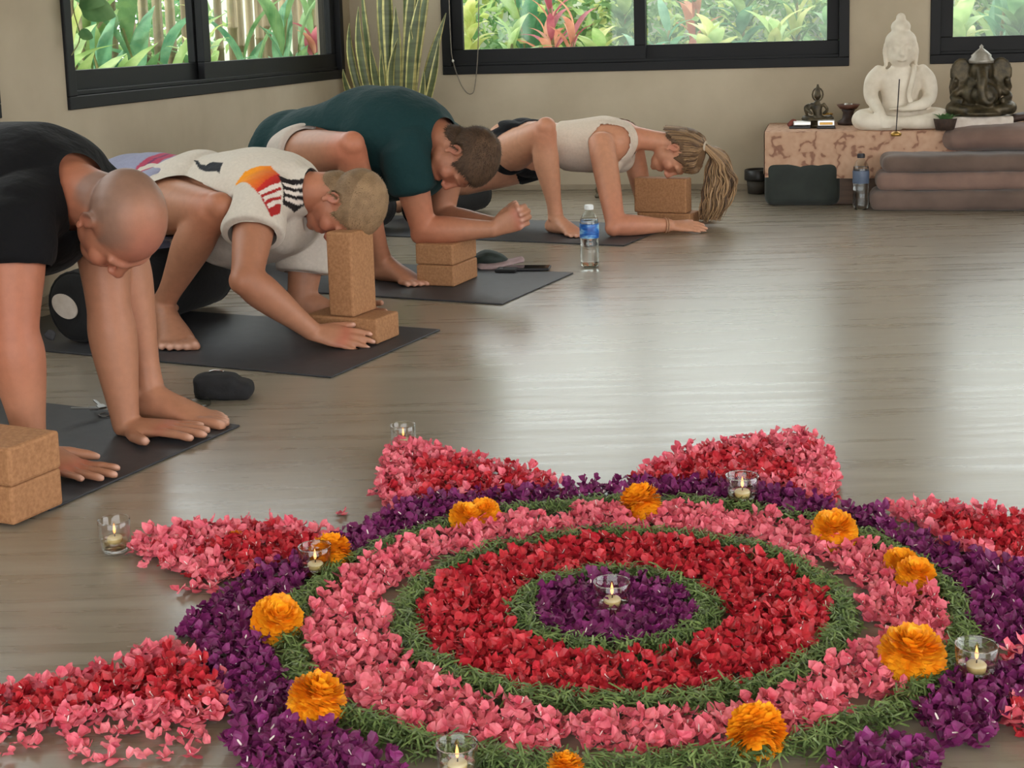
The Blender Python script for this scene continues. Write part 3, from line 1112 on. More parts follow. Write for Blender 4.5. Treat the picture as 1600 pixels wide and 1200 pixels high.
# ------------------------------------------------------------------ figures: shared tools
def fuse(mb, voxel):
    """union of all closed pieces in mb as one continuous surface"""
    me = mb.mesh('tmp')
    ob = bpy.data.objects.new('tmp', me)
    COL.objects.link(ob)
    md = ob.modifiers.new('remesh', 'REMESH')
    md.mode = 'VOXEL'
    md.voxel_size = voxel
    dg = bpy.context.evaluated_depsgraph_get()
    out = bpy.data.meshes.new_from_object(ob.evaluated_get(dg))
    bpy.data.objects.remove(ob)
    bpy.data.meshes.remove(me)
    return out


def get_v(me):
    a = np.empty(len(me.vertices) * 3, np.float32)
    me.vertices.foreach_get('co', a)
    return a.reshape(-1, 3)


def set_v(me, a):
    me.vertices.foreach_set('co', np.ascontiguousarray(a, np.float32).ravel())
    me.update()


def get_n(me):
    a = np.empty(len(me.vertices) * 3, np.float32)
    me.vertices.foreach_get('normal', a)
    return a.reshape(-1, 3)


def relax(me, iters, weight=None, fac=0.5):
    e = np.empty(len(me.edges) * 2, np.int32)
    me.edges.foreach_get('vertices', e)
    e = e.reshape(-1, 2)
    v = get_v(me).astype(np.float64)
    n = len(v)
    deg = np.bincount(e.ravel(), minlength=n).astype(float)[:, None] + 1e-9
    w = (np.ones(n) if weight is None else weight)[:, None] * fac
    for _ in range(iters):
        s = np.stack([np.bincount(e[:, 0], v[e[:, 1], k], n) + np.bincount(e[:, 1], v[e[:, 0], k], n) for k in range(3)], 1)
        v = v + (s / deg - v) * w
    set_v(me, v)


def fold(me, amp, freq, axis=None, stretch=1.0, seed=0.0, mask=None):
    """cloth folds: noise displacement along the normal; 'axis' gives the direction along which folds run"""
    v, nn = get_v(me), get_n(me)
    ax = np.array(axis if axis is not None else (0, 0, 1), float)
    ax /= np.linalg.norm(ax)
    along = (v @ ax)[:, None] * ax[None]
    q = (v - along) * freq + along * (freq * stretch)
    d = np.empty(len(v))
    for i, p in enumerate(q):
        a = noise.noise(Vector((p[0] + seed, p[1], p[2])))
        b = noise.noise(Vector((p[0] * 2.1, p[1] * 2.1 + seed, p[2] * 2.1 + 5)))
        d[i] = (1 - abs(a) * 2.2) * 0.7 + b * 0.35
    if mask is not None:
        d = d * mask
    set_v(me, v + nn * (d * amp)[:, None])


def paint(me, base, spots=()):
    """colour attribute: base colour, then (points, radius, colour, strength) blotches"""
    v = get_v(me)
    c = np.tile(np.array(base[:3], float), (len(v), 1))
    for p, r, col, s in spots:
        d2 = ((v - np.array(p, np.float32)) ** 2).sum(1)
        k = (np.exp(-d2 / (2 * r * r)) * s)[:, None]
        c = c * (1 - k) + np.array(col[:3])[None] * k
    set_col(me, c)
    return c


def set_col(me, c):
    at = me.color_attributes.get('tint') or me.color_attributes.new('tint', 'FLOAT_COLOR', 'POINT')
    at.data.foreach_set('color', np.hstack([c, np.ones((len(c), 1))]).astype(np.float32).ravel())


def tint_mat(name, rough=0.55, mottled=0.12, scale=60, bmp=0.15, bscale=220, bdist=0.002, spec=0.4, sss=0.0, sheen=0.0):
    m, nt, b = _nt(name)
    a = nt.nodes.new('ShaderNodeAttribute')
    a.attribute_name = 'tint'
    v = coords(nt, 'World')
    n = tex_noise(nt, v, scale, 4)
    mr = nt.nodes.new('ShaderNodeMapRange')
    nt.links.new(n, mr.inputs[0])
    mr.inputs[1].default_value, mr.inputs[2].default_value = 0.3, 0.7
    mr.inputs[3].default_value, mr.inputs[4].default_value = 1 - mottled, 1 + mottled
    mx = nt.nodes.new('ShaderNodeVectorMath')
    mx.operation = 'SCALE'
    nt.links.new(a.outputs['Color'], mx.inputs[0])
    nt.links.new(mr.outputs[0], mx.inputs['Scale'])
    nt.links.new(mx.outputs[0], b.inputs['Base Color'])
    b.inputs['Roughness'].default_value = rough
    b.inputs['Specular IOR Level'].default_value = spec
    if sss:
        b.inputs['Subsurface Weight'].default_value = sss
        b.inputs['Subsurface Radius'].default_value = (0.012, 0.005, 0.003)
        b.inputs['Subsurface Scale'].default_value = 1.0
    if sheen:
        b.inputs['Sheen Weight'].default_value = sheen
    if bmp:
        bump(nt, b, tex_noise(nt, v, bscale, 3), bmp, bdist)
    return m


M_SKIN = tint_mat('skin', 0.5, 0.07, 45, 0.12, 260, 0.0015, 0.4)
M_CLOTH = tint_mat('jersey_cloth', 0.85, 0.05, 120, 0.55, 17, 0.014, 0.15, 0.0, 0.03)
M_HAIR = tint_mat('short_hair', 0.65, 0.16, 420, 0.5, 520, 0.003, 0.3)
M_HAIRL = tint_mat('long_hair', 0.45, 0.12, 160, 0.0, 1, 0.001, 0.4)


def V3(p):
    return Vector(p)


def frame(U, F):
    """head or hand frame from an up direction and a forward direction -> matrix with columns right, forward, up"""
    U = Vector(U).normalized()
    F = Vector(F)
    F = (F - U * F.dot(U)).normalized()
    Rr = F.cross(U).normalized()
    return Matrix((Rr, F, U)).transposed()


def add_arm(q, sh, el, wr, s=1.0, side=None):
    sh, el, wr = V3(sh), V3(el), V3(wr)
    u, f = el - sh, wr - el
    q.sweep([sh - u * 0.06, sh + u * 0.12, sh + u * 0.45, sh + u * 0.8, el], [0.058 * s, 0.06 * s, 0.056 * s, 0.047 * s, 0.044 * s], n=16)
    q.sweep([el - f * 0.03, el + f * 0.18, el + f * 0.42, el + f * 0.75, wr], [0.043 * s, 0.049 * s, 0.045 * s, 0.034 * s, 0.028 * s], n=16)
    q.ell(el + (u.normalized() - f.normalized()) * 0.012, (0.038 * s,) * 3)


def add_leg(q, hip, kn, an, s=1.0, back=None):
    hip, kn, an = V3(hip), V3(kn), V3(an)
    u, f = kn - hip, an - kn
    bk = V3(back) if back is not None else -u.normalized()
    q.sweep([hip - u * 0.05, hip + u * 0.2, hip + u * 0.5, hip + u * 0.8, kn], [0.092 * s, 0.09 * s, 0.08 * s, 0.064 * s, 0.056 * s], n=18)
    q.sweep([kn, kn + f * 0.15 + bk * 0.008, kn + f * 0.34 + bk * 0.016, kn + f * 0.62 + bk * 0.006, kn + f * 0.85, an], [0.053 * s, 0.052 * s, 0.058 * s, 0.045 * s, 0.034 * s, 0.035 * s], n=18)
    q.ell(kn + (u.normalized() - f.normalized()) * 0.016, (0.044 * s,) * 3)


def add_foot(q, an, fwd, big, s=1.0, z=0.0):
    """bare foot flat on the ground under ankle 'an'; 'big' = horizontal direction of the big-toe side"""
    an = V3(an)
    F = V3((fwd[0], fwd[1], 0)).normalized()
    S = V3((-F.y, F.x, 0))
    if S.dot(V3((big[0], big[1], 0))) < 0:
        S = -S
    o = V3((an.x, an.y, z))
    h = an.z - z
    L = lambda f, sd, up: o + F * (f * s) + S * (sd * s) + V3((0, 0, up * s))
    q.sweep([L(-0.048, 0, 0.032), L(-0.015, 0, 0.04), L(0.04, 0.002, 0.042), L(0.09, 0.004, 0.033), L(0.135, 0.004, 0.021), L(0.16, 0.002, 0.015)],
            [(0.029 * s, 0.031 * s), (0.034 * s, 0.038 * s), (0.036 * s, 0.038 * s), (0.041 * s, 0.029 * s), (0.046 * s, 0.019 * s), (0.045 * s, 0.013 * s)], side=S, n=16)
    q.sweep([an, L(0.012, 0, 0.062), L(0.055, 0.004, 0.05), L(0.1, 0.006, 0.034)], [(0.034 * s, 0.038 * s), (0.034 * s, 0.042 * s), (0.032 * s, 0.028 * s), (0.03 * s, 0.02 * s)], side=S, n=14)
    for sd in (1, -1):
        q.ell(L(-0.002, sd * 0.031, 0.075), (0.012 * s,) * 3)
    nails = []
    for k, (sd, b0, ln, r) in enumerate(((0.032, 0.15, 0.062, 0.0145), (0.012, 0.157, 0.055, 0.0105), (-0.006, 0.154, 0.048, 0.0098), (-0.023, 0.148, 0.042, 0.0092), (-0.038, 0.138, 0.036, 0.0088))):
        a, m, b_ = L(b0 - 0.01, sd, 0.016), L(b0 + ln * 0.5, sd * 1.05, 0.017), L(b0 + ln, sd * 1.08, 0.0115)
        q.sweep([a, m, b_], [(r * 1.05 * s, r * s), (r * s, r * 0.95 * s), (r * 0.95 * s, r * 0.8 * s)], side=S, n=10, sub=3)
        nails.append((b_ + V3((0, 0, r * 0.8 * s)) - F * 0.002, 0.006 * s))
    return nails


def add_hand(q, wr, fwd, palm, thumb, s=1.0, curl=(0.15, 0.2, 0.15), spread=0.10, thumb_dir=(0.75, 0.65, 0.1), curls=None, fr=1.0):
    """wr wrist; fwd towards the knuckles; palm = direction the palm faces; thumb = side of the thumb. Five separate fingers."""
    wr = V3(wr)
    F = V3(fwd).normalized()
    N = V3(palm)
    N = (N - F * N.dot(F)).normalized()
    S = F.cross(N)
    if S.dot(V3(thumb)) < 0:
        S = -S
    L = lambda f, sd, up: wr + F * (f * s) + S * (sd * s) + N * (up * s)
    q.sweep([L(-0.012, 0, 0), L(0.022, 0.002, 0.002), L(0.055, 0.002, 0.001), L(0.082, 0.0, -0.001), L(0.094, -0.001, -0.001)],
            [(0.027 * s, 0.021 * s), (0.033 * s, 0.019 * s), (0.039 * s, 0.0165 * s), (0.040 * s, 0.013 * s), (0.037 * s, 0.010 * s)], side=S, n=16)
    q.ell(L(0.035, 0.026, 0.008), (0.016 * s, 0.022 * s, 0.014 * s), Matrix((S, F, N)).transposed())
    nails, knk = [], []
    for k, (sd, b0, ln) in enumerate(((0.029, 0.09, 0.074), (0.0095, 0.095, 0.082), (-0.0105, 0.092, 0.076), (-0.029, 0.083, 0.06))):
        r = (0.0098, 0.01, 0.0095, 0.0083)[k] * fr
        c = curls[k] if curls else curl
        p = L(b0 - 0.012, sd * 0.95, -0.001)
        yaw = spread * (1.2, 0.35, -0.5, -1.4)[k]
        D = (F * math.cos(yaw) + S * math.sin(yaw)).normalized()
        ang = 0.0
        pts, rad = [p, ], [(r * 1.05 * s)]
        p = p + D * 0.012 * s
        knk.append(p - N * r * s)
        for j, fl in enumerate((0.5, 0.29, 0.21)):
            ang += c[j]
            d = D * math.cos(ang) + N * math.sin(ang)
            if j:
                pts.append(p)
                rad.append(r * (1.03, 1.0, 0.96)[j] * s)
            pts.append(p + d * (ln * fl * 0.5 * s))
            rad.append(r * (0.98, 0.92, 0.9)[j] * s)
            p = p + d * (ln * fl * s)
        pts.append(p)
        rad.append(r * 0.78 * s)
        q.sweep(pts, rad, n=10, sub=3)
        nrm = -N * math.cos(ang) + D * math.sin(ang)
        nails.append((p + nrm * r * 0.75 * s - d * 0.002, 0.0055 * s))
    t = V3(thumb_dir)
    D = (F * t.x + S * t.y + N * t.z).normalized()
    a = L(0.024, 0.024, 0.006)
    b_ = a + D * 0.036 * s
    D2 = (D + F * 0.35 - S * 0.1).normalized()
    c_ = b_ + D2 * 0.03 * s
    e = c_ + D2 * 0.025 * s
    q.sweep([a, (a + b_) / 2, b_, (b_ + c_) / 2, c_, e], [0.0145 * s, 0.0135 * s, 0.0122 * s, 0.0112 * s, 0.0115 * s, 0.0085 * s], n=10, sub=3)
    nails.append((e - N * 0.007 * s, 0.006 * s))
    return nails, knk


def add_flat_hand(q, wr, fwd, thumb, z, s=1.0, spread=0.12, thumb_dir=(0.62, 0.78, -0.05), curl=0.05):
    """hand pressed flat on a surface at height z"""
    wr = V3(wr)
    F = V3((fwd[0], fwd[1], 0)).normalized()
    drop = max(0.0, wr.z - (z + 0.017 * s)) / (0.085 * s)
    th = math.asin(min(.75, drop))
    D = F * math.cos(th) - V3((0, 0, math.sin(th)))
    return add_hand(q, wr, D, (0, 0, -1), thumb, s, spread=spread, thumb_dir=thumb_dir, curls=[(-th * .95 + curl * .6, curl, curl * .8)] * 4, fr=.92)


class Head:
    def __init__(self, q, c, U, F, s=1.0, neck_to=None, neck_r=0.056, female=False):
        self.c, self.M, self.s = V3(c), frame(U, F), s
        L = self.L
        e = lambda p, r, rot=None: q.ell(L(*p), [x * s for x in r], self.M @ rot if rot else self.M, 24, 16)
        e((0, -0.012, 0.036), (0.0745, 0.097, 0.082))
        e((0, 0.03, -0.01), (0.064, 0.064, 0.088))
        e((0, 0.018, -0.055), (0.056, 0.058, 0.05))
        e((0, 0.052, -0.078), (0.042, 0.04, 0.036))
        e((0, 0.08, -0.098), (0.02, 0.016, 0.016))
        q.sweep([L(0, 0.09, 0.016), L(0, 0.101, -0.008), L(0, 0.112, -0.03)], [0.009 * s, 0.0095 * s, 0.0125 * s], n=10)
        for sd in (1, -1):
            e((sd * 0.011, 0.101, -0.037), (0.008, 0.011, 0.007))
            e((sd * 0.044, 0.06, -0.02), (0.022, 0.026, 0.024))
            # ear: a shallow dish with a rim and a lobe
            q.ell(L(sd * 0.0725, -0.01, -0.002), (0.004 * s, 0.013 * s, 0.022 * s), self.M)
            pts = []
            for a in np.linspace(-0.6, 4.2, 9):
                pts.append(L(sd * (0.0765 + 0.002 * math.sin(a)), -0.012 + 0.014 * math.cos(a + 0.2) - 0.002, 0.001 + 0.0235 * math.sin(a + 0.2)))
            q.sweep(pts, [0.0045 * s] * 9, n=8, sub=2)
            e((sd * 0.0765, -0.004, -0.027), (0.006, 0.009, 0.009))
        q.sweep([L(-0.05, 0.07, 0.022), L(-0.026, 0.086, 0.026), L(0, 0.088, 0.022), L(0.026, 0.086, 0.026), L(0.05, 0.07, 0.022)], [(0.009 * s)] * 5, n=8)
        for zz, r in ((-0.062, 0.0062), (-0.071, 0.0072)):
            q.sweep([L(-0.023, 0.082, zz), L(-0.01, 0.091, zz + 0.001), L(0.01, 0.091, zz + 0.001), L(0.023, 0.082, zz)], [0.004 * s, r * s, r * s, 0.004 * s], n=8)
        if neck_to is not None:
            nt = V3(neck_to)
            a = L(0, -0.035, -0.03)
            q.sweep([a, a.lerp(nt, 0.5), nt], [(neck_r * s, neck_r * 1.05 * s), (neck_r * s, neck_r * s), (neck_r * 1.12 * s, neck_r * 1.1 * s)], n=18)

    def L(self, r, f, u):
        return self.c + self.M @ (Vector((r, f, u)) * self.s)

    def local(self, v):
        Mi = np.array(self.M.transposed())
        return ((v - np.array(self.c)) @ Mi.T) / self.s

    def carve(self, me):
        """eye sockets, closed lids and mouth line"""
        v = get_v(me).astype(float)
        l = self.local(v)
        sel = np.linalg.norm(l, axis=1) < 0.16
        d = np.zeros(len(v))
        for sd in (1, -1):
            q = ((l[:, 0] - sd * 0.031) / 0.017) ** 2 + ((l[:, 2] - 0.004) / 0.011) ** 2 + ((l[:, 1] - 0.085) / 0.05) ** 2
            d -= 0.011 * np.exp(-q)
            q = ((l[:, 0] - sd * 0.031) / 0.012) ** 2 + ((l[:, 2] - 0.002) / 0.007) ** 2 + ((l[:, 1] - 0.085) / 0.05) ** 2
            d += 0.006 * np.exp(-q)
        q = (l[:, 0] / 0.022) ** 2 + ((l[:, 2] + 0.0665) / 0.003) ** 2 + ((l[:, 1] - 0.09) / 0.03) ** 2
        d -= 0.004 * np.exp(-q)
        F = np.array(self.M.col[1])
        v[sel] += (d[sel] * self.s)[:, None] * F[None]
        set_v(me, v)

    def tints(self, skin, ruddy, lip, brow):
        L = self.L
        out = [(L(0, 0.1, -0.066), 0.012, lip, 0.55), (L(0, 0.112, -0.03), 0.016, ruddy, 0.45)]
        for sd in (1, -1):
            out += [(L(sd * 0.045, 0.075, -0.03), 0.024, ruddy, 0.45), (L(sd * 0.084, -0.012, 0.0), 0.018, ruddy, 0.55)]
            if brow:
                for k in (0.016, 0.026, 0.036, 0.046):
                    out.append((L(sd * k, 0.097 - (k - 0.016) * 0.55, 0.03), 0.006, brow, 0.5))
            out.append((L(sd * 0.031, 0.092, -0.003), 0.007, brow or ruddy, 0.3))
        return out


def hairline(f, r):
    xs = [-0.14, -0.09, -0.055, -0.02, -0.004, 0.016, 0.03, 0.048, 0.066, 0.085]
    ys = [-0.085, -0.08, -0.06, -0.012, 0.03, 0.022, -0.012, 0.03, 0.055, 0.062]
    return np.interp(f, xs, ys)


def hair_shell(name, head, body_me, thick_top, thick_side, col1, col2, parent, mat, tufts=5000, tuft_len=0.012, seed=0, low=0.0, sweepdir=None, lift=0.35):
    """scalp surface taken from the body, lifted off the skin, with short tufts growing out of it"""
    v, nn = get_v(body_me).astype(float), get_n(body_me).astype(float)
    l = head.local(v)
    rad = np.linalg.norm(l - np.array([0, -0.012, 0.03]), axis=1)
    m = (l[:, 2] - low - hairline(l[:, 1], l[:, 0])) / 0.012
    jag = np.array([noise.noise(Vector(p * 60)) for p in l * head.s]) * 0.5
    m = np.clip(m + jag, -0.2, 1)
    m[(rad > 0.128) | (np.abs(l[:, 0]) > 0.0795)] = -0.2
    keep = m > 0
    th = np.interp(l[:, 2], [0.0, 0.1], [thick_side, thick_top])
    ns = np.array([noise.noise(Vector(p * 38)) for p in l])
    off = th * np.clip(m, 0, 1) ** 0.6 * (1 + 0.18 * ns) - 0.0015 * (1 - np.clip(m, 0, 1))
    nv = v + nn * off[:, None] * head.s
    idx = -np.ones(len(v), int)
    fs = []
    for p in body_me.polygons:
        vs = p.vertices
        if all(keep[i] for i in vs):
            fs.append(list(vs))
    used = sorted(set(i for f in fs for i in f))
    for k, i in enumerate(used):
        idx[i] = k
    V = [tuple(nv[i]) for i in used]
    Fc = [tuple(int(idx[i]) for i in f) for f in fs]
    rr = random.Random(seed)
    cols = []
    c1, c2 = np.array(col1[:3]), np.array(col2[:3])
    for i in used:
        t = min(1, max(0, 0.5 + 0.4 * noise.noise(Vector(l[i] * 45)) + (0.25 if l[i][2] > 0.06 else -0.1)))
        cols.append(c1 * (1 - t) + c2 * t)
    crown = np.array(head.L(0, -0.05, 0.11))
    Fw = np.array(head.M.col[1]) if sweepdir is None else np.array(sweepdir, float)
    nb = len(V)
    for _ in range(tufts):
        f = fs[rr.randrange(len(fs))]
        i = f[rr.randrange(len(f))]
        p, n_ = nv[i] - nn[i] * 0.002, nn[i]
        t = p - crown
        t = t / (np.linalg.norm(t) + 1e-6) * 0.6 + Fw * (0.6 if l[i][2] > 0.05 else 0.1)
        t = t - n_ * (t @ n_)
        t = t / (np.linalg.norm(t) + 1e-6)
        t = t + n_ * (lift + rr.uniform(-0.15, 0.25)) + np.array([rr.uniform(-0.35, 0.35) for _ in range(3)])
        t /= np.linalg.norm(t)
        s_ = np.cross(t, n_)
        s_ /= np.linalg.norm(s_) + 1e-6
        L_ = tuft_len * rr.uniform(0.6, 1.3)
        w = 0.0011
        b0 = len(V)
        V += [tuple(p - s_ * w), tuple(p + s_ * w), tuple(p + t * L_)]
        Fc.append((b0, b0 + 1, b0 + 2))
        k = rr.random()
        cc = c1 * (1 - k) + c2 * k
        cols += [cc * 0.85, cc * 0.85, cc * 1.1]
    me = bpy.data.meshes.new(name)
    me.from_pydata(V, [], Fc)
    me.update()
    set_col(me, np.array(cols))
    o = link(name, me, mat, None, True)
    world_child(o, parent)
    return o


def finish(me, name, mat, parent):
    o = link(name, me, mat, None, True)
    world_child(o, parent)
    return o


SK = srgb(172, 120, 93)
SK_RED = srgb(170, 86, 70)
SK_TAN = srgb(156, 96, 70)
SK_NAIL = srgb(226, 182, 164)
SK_LIP = srgb(176, 92, 84)
BODY_VOX, CLOTH_VOX = 0.004, 0.0055


def ground(me, z):
    v = get_v(me)
    v[:, 2] = np.maximum(v[:, 2], z)
    set_v(me, v)


def body_weights(me, centres):
    """smoothing weights: full on the trunk, little on hands, feet and face"""
    v = get_v(me)
    w = np.ones(len(v))
    for p, r in centres:
        d = np.linalg.norm(v - np.array(p, np.float32), axis=1)
        w = np.minimum(w, np.clip((d - r * 0.75) / (r * 0.5), 0.0, 1))
    return w

from mathutils.bvhtree import BVHTree


def dress(me, body_bvh, gap=0.006, deep=0.026):
    """keep cloth outside the body; cloth that would run deep through the flesh (closed sleeve ends) is cut away"""
    v = get_v(me).astype(float)
    kill = set()
    for i, p in enumerate(v):
        co, no, _, d = body_bvh.find_nearest(Vector(p))
        if co is None:
            continue
        sd = (Vector(p) - co).dot(no)
        if sd < -deep:
            kill.add(i)
        elif sd < gap:
            v[i] = co + no * gap
    set_v(me, v)
    if kill:
        bm = bmesh.new()
        bm.from_mesh(me)
        bm.verts.ensure_lookup_table()
        bmesh.ops.delete(bm, geom=[bm.verts[i] for i in kill], context='VERTS')
        bm.to_mesh(me)
        bm.free()
        me.update()


def bvh_of(me):
    return BVHTree.FromPolygons([v.co.copy() for v in me.vertices], [tuple(p.vertices) for p in me.polygons])


def skin_cloth(name, body_me, mask, off, mat, parent, col):
    """close-fitting cloth: the part of the body surface where mask > 0, lifted by off"""
    v, nn = get_v(body_me).astype(float), get_n(body_me).astype(float)
    keep = mask > 0
    fs = [list(p.vertices) for p in body_me.polygons if all(keep[i] for i in p.vertices)]
    used = sorted(set(i for f in fs for i in f))
    idx = {i: k for k, i in enumerate(used)}
    nv = v + nn * (off * np.clip(mask / 0.012, 0.15, 1))[:, None]
    me = bpy.data.meshes.new(name)
    me.from_pydata([tuple(nv[i]) for i in used], [], [tuple(idx[i] for i in f) for f in fs])
    me.update()
    return me
# ------------------------------------------------------------------ the four people
UF = Vector((0.884, -0.468, 0))      # the way they face, along the mats
UL = Vector((0.468, 0.884, 0))       # towards their left, away from the camera


def torso(q, pel, mid, c7, side, s=1.0, grow=0.0, to=1.0, sag=0.0):
    pel, mid, c7 = V3(pel), V3(mid), V3(c7)
    ax = (c7 - pel).normalized()
    dn = V3((0, 0, -sag))
    g = grow
    q.sweep([pel - ax * 0.06, pel + ax * 0.03, pel.lerp(mid, 0.55) + dn * 0.6, mid + dn, mid.lerp(c7, 0.5) + dn * 0.8, mid.lerp(c7, 0.82), c7],
            [(0.13 * s + g, 0.095 * s + g), (0.165 * s + g, 0.12 * s + g), (0.148 * s + g, 0.108 * s + g), (0.158 * s + g, 0.118 * s + g), (0.168 * s + g, 0.122 * s + g), (0.14 * s + g, 0.095 * s + g), (0.072 * s + g, 0.066 * s + g)], side=side, n=24)


# ================================================================= man in the black shirt
def man_black():
    root = empty('person', (-1.0, 2.95, 0), 'person in a black t-shirt leaning on straight arms with both hands flat on a mat', 'person', 'people bowed on yoga mats')
    q = MB()
    c7 = P(112, 300, 2.90)
    mid = P(-10, 290, 3.03)
    pel = mid - UF * 0.30 + V3((0, 0, -0.02))
    rsh, lsh = P(20, 345, 2.76), P(152, 300, 3.06)
    rel, rwr = P(22, 520, 2.70), P(48, 690, 2.685)
    lel, lwr = P(170, 482, 2.985), P(197, 664, 2.955)
    torso(q, pel, mid, c7, UL, 1.06)
    q.sweep([c7 - UF * .05, c7.lerp(rsh, .5) - UF * .02, rsh], [.07, .066, .06], n=14)
    q.sweep([c7 - UF * .05, c7.lerp(lsh, .5) - UF * .02, lsh], [.07, .066, .06], n=14)
    add_arm(q, rsh, rel, rwr, 1.1)
    add_arm(q, lsh, lel, lwr, 1.08)
    n1, k1 = add_flat_hand(q, lwr + V3((0.004, 0, -0.002)), UF + V3((.3, .1, 0)), -UL, .006, 1.12, .13)
    n2, k2 = add_flat_hand(q, rwr + V3((0.012, -.006, -0.012)), UF + V3((.1, .12, 0)), UL, .006, 1.03, .16, (.5, .85, 0))
    an, kn = P(232, 606, 3.06), P(188, 350, 3.09)
    lhip = pel + UL * 0.1
    add_leg(q, lhip, kn, an, 1.0, (-0.5, 0.3, 0))
    n3 = add_foot(q, an + V3((-.012, 0, 0)), (0.95, -0.28, 0), -UL, 1.0)
    rhip = pel - UL * 0.1
    add_leg(q, rhip, rhip - UF * 0.08 + V3((0, 0, -0.45)), rhip - UF * 0.41 + V3((0, 0, -0.47)), 1.0, (0, 0, 1))
    q.ell(pel - UF * .06 + V3((0, 0, .02)), (.15, .15, .12))
    hd = Head(q, P(186, 345, 2.83), (0.78, -0.62, 0.06), (0.12, -0.05, -1), 1.0, c7, 0.062)
    me = fuse(q, BODY_VOX)
    w = body_weights(me, [(lwr + UF * .1, .12), (rwr + UF * .1, .12), (hd.c, .13), (P(300, 650, 3.02), .16)])
    relax(me, 14, w)
    relax(me, 2)
    hd.carve(me)
    ground(me, .0062)
    sp = hd.tints(SK, SK_RED, SK_LIP, srgb(150, 110, 90))
    sp += [(hd.L(0, 0.06, 0.08), 0.05, srgb(178, 98, 88), .55)] + [(hd.L(sd * .075, f, u), 0.03, srgb(134, 106, 90), .5) for sd in (1, -1) for f, u in ((-.03, .03), (-.06, .0), (.02, .04), (-.06, .05))] + [(hd.L(0, -0.09, 0.04), 0.045, srgb(140, 110, 94), .5)]
    sp += [(rel, .09, srgb(168, 94, 70), .6), (rsh, .12, srgb(168, 94, 70), .6), (c7, .07, srgb(168, 94, 70), .6), (lel, .05, SK_TAN, .3)]
    sp += [(p, .013, SK_RED, .4) for p in k1 + k2] + [(p, r, SK_NAIL, .8) for p, r in n1 + n2 + n3]
    c = paint(me, SK, sp)
    l = hd.local(get_v(me).astype(float))
    st = np.clip((l[:, 2] - hairline(l[:, 1], l[:, 0])) / .03, 0, 1) * np.clip((.125 - np.linalg.norm(l - np.array([0, -.012, .03]), axis=1)) / .01, 0, 1)
    bald = np.clip((l[:, 2] - .075) / .03, 0, 1) * np.clip((l[:, 1] + .07) / .05, 0, 1) + np.clip((l[:, 1] - .03) / .03, 0, 1)
    st = (st * (1 - .75 * np.clip(bald, 0, 1)) * .62)[:, None]
    set_col(me, c * (1 - st) + np.array(srgb(112, 92, 82)[:3])[None] * st)
    finish(me, 'body', M_SKIN, root)
    bvh = bvh_of(me)
    body_me = me
    # stubble shadow is part of the skin; the shirt
    q = MB()
    torso(q, pel, mid, c7 - UF * 0.045 + V3((0, 0, -.005)), UL, 1.06, 0.02, 1, 0.02)
    q.sweep([c7 - UF * .07, c7.lerp(rsh, .5) - UF * .035, rsh], [.08, .082, .078], n=16)
    q.sweep([c7 - UF * .07, c7.lerp(lsh, .5) - UF * .035, lsh], [.08, .082, .076], n=16)
    u = (rel - rsh)
    q.sweep([rsh - u * .12, rsh + u * .15, rsh + u * .40], [.074, .082, .08], n=18, cap=False)
    u = (lel - lsh)
    q.sweep([lsh - u * .1, lsh + u * .18, lsh + u * .42], [.07, .08, .082], n=18, cap=False)
    q.ell(mid.lerp(c7, .45) + V3((0.0, 0, -.07)), (.15, .15, .12))
    me = fuse(q, CLOTH_VOX)
    relax(me, 10)
    dress(me, bvh, .01)
    relax(me, 6)
    fold(me, 0.006, 9, UF + V3((0, 0, .6)), 0.3, 1.0)
    relax(me, 2)
    dress(me, bvh, .005, .05)
    paint(me, srgb(15, 15, 18))
    finish(me, 'shirt', M_CLOTH, root)
    q = MB()
    q.sweep([pel - UF * .12, pel + UF * .0, pel + UF * .1], [(.13, .11), (.185, .145), (.175, .135)], side=UL, n=20)
    u = kn - lhip
    q.sweep([lhip - u * .05, lhip + u * .2, lhip + u * .5], [.11, .105, .1], n=18, cap=False)
    me = fuse(q, .007)
    relax(me, 6)
    dress(me, bvh, .005)
    relax(me, 3)
    paint(me, srgb(70, 72, 78))
    finish(me, 'shorts', M_CLOTH, root)


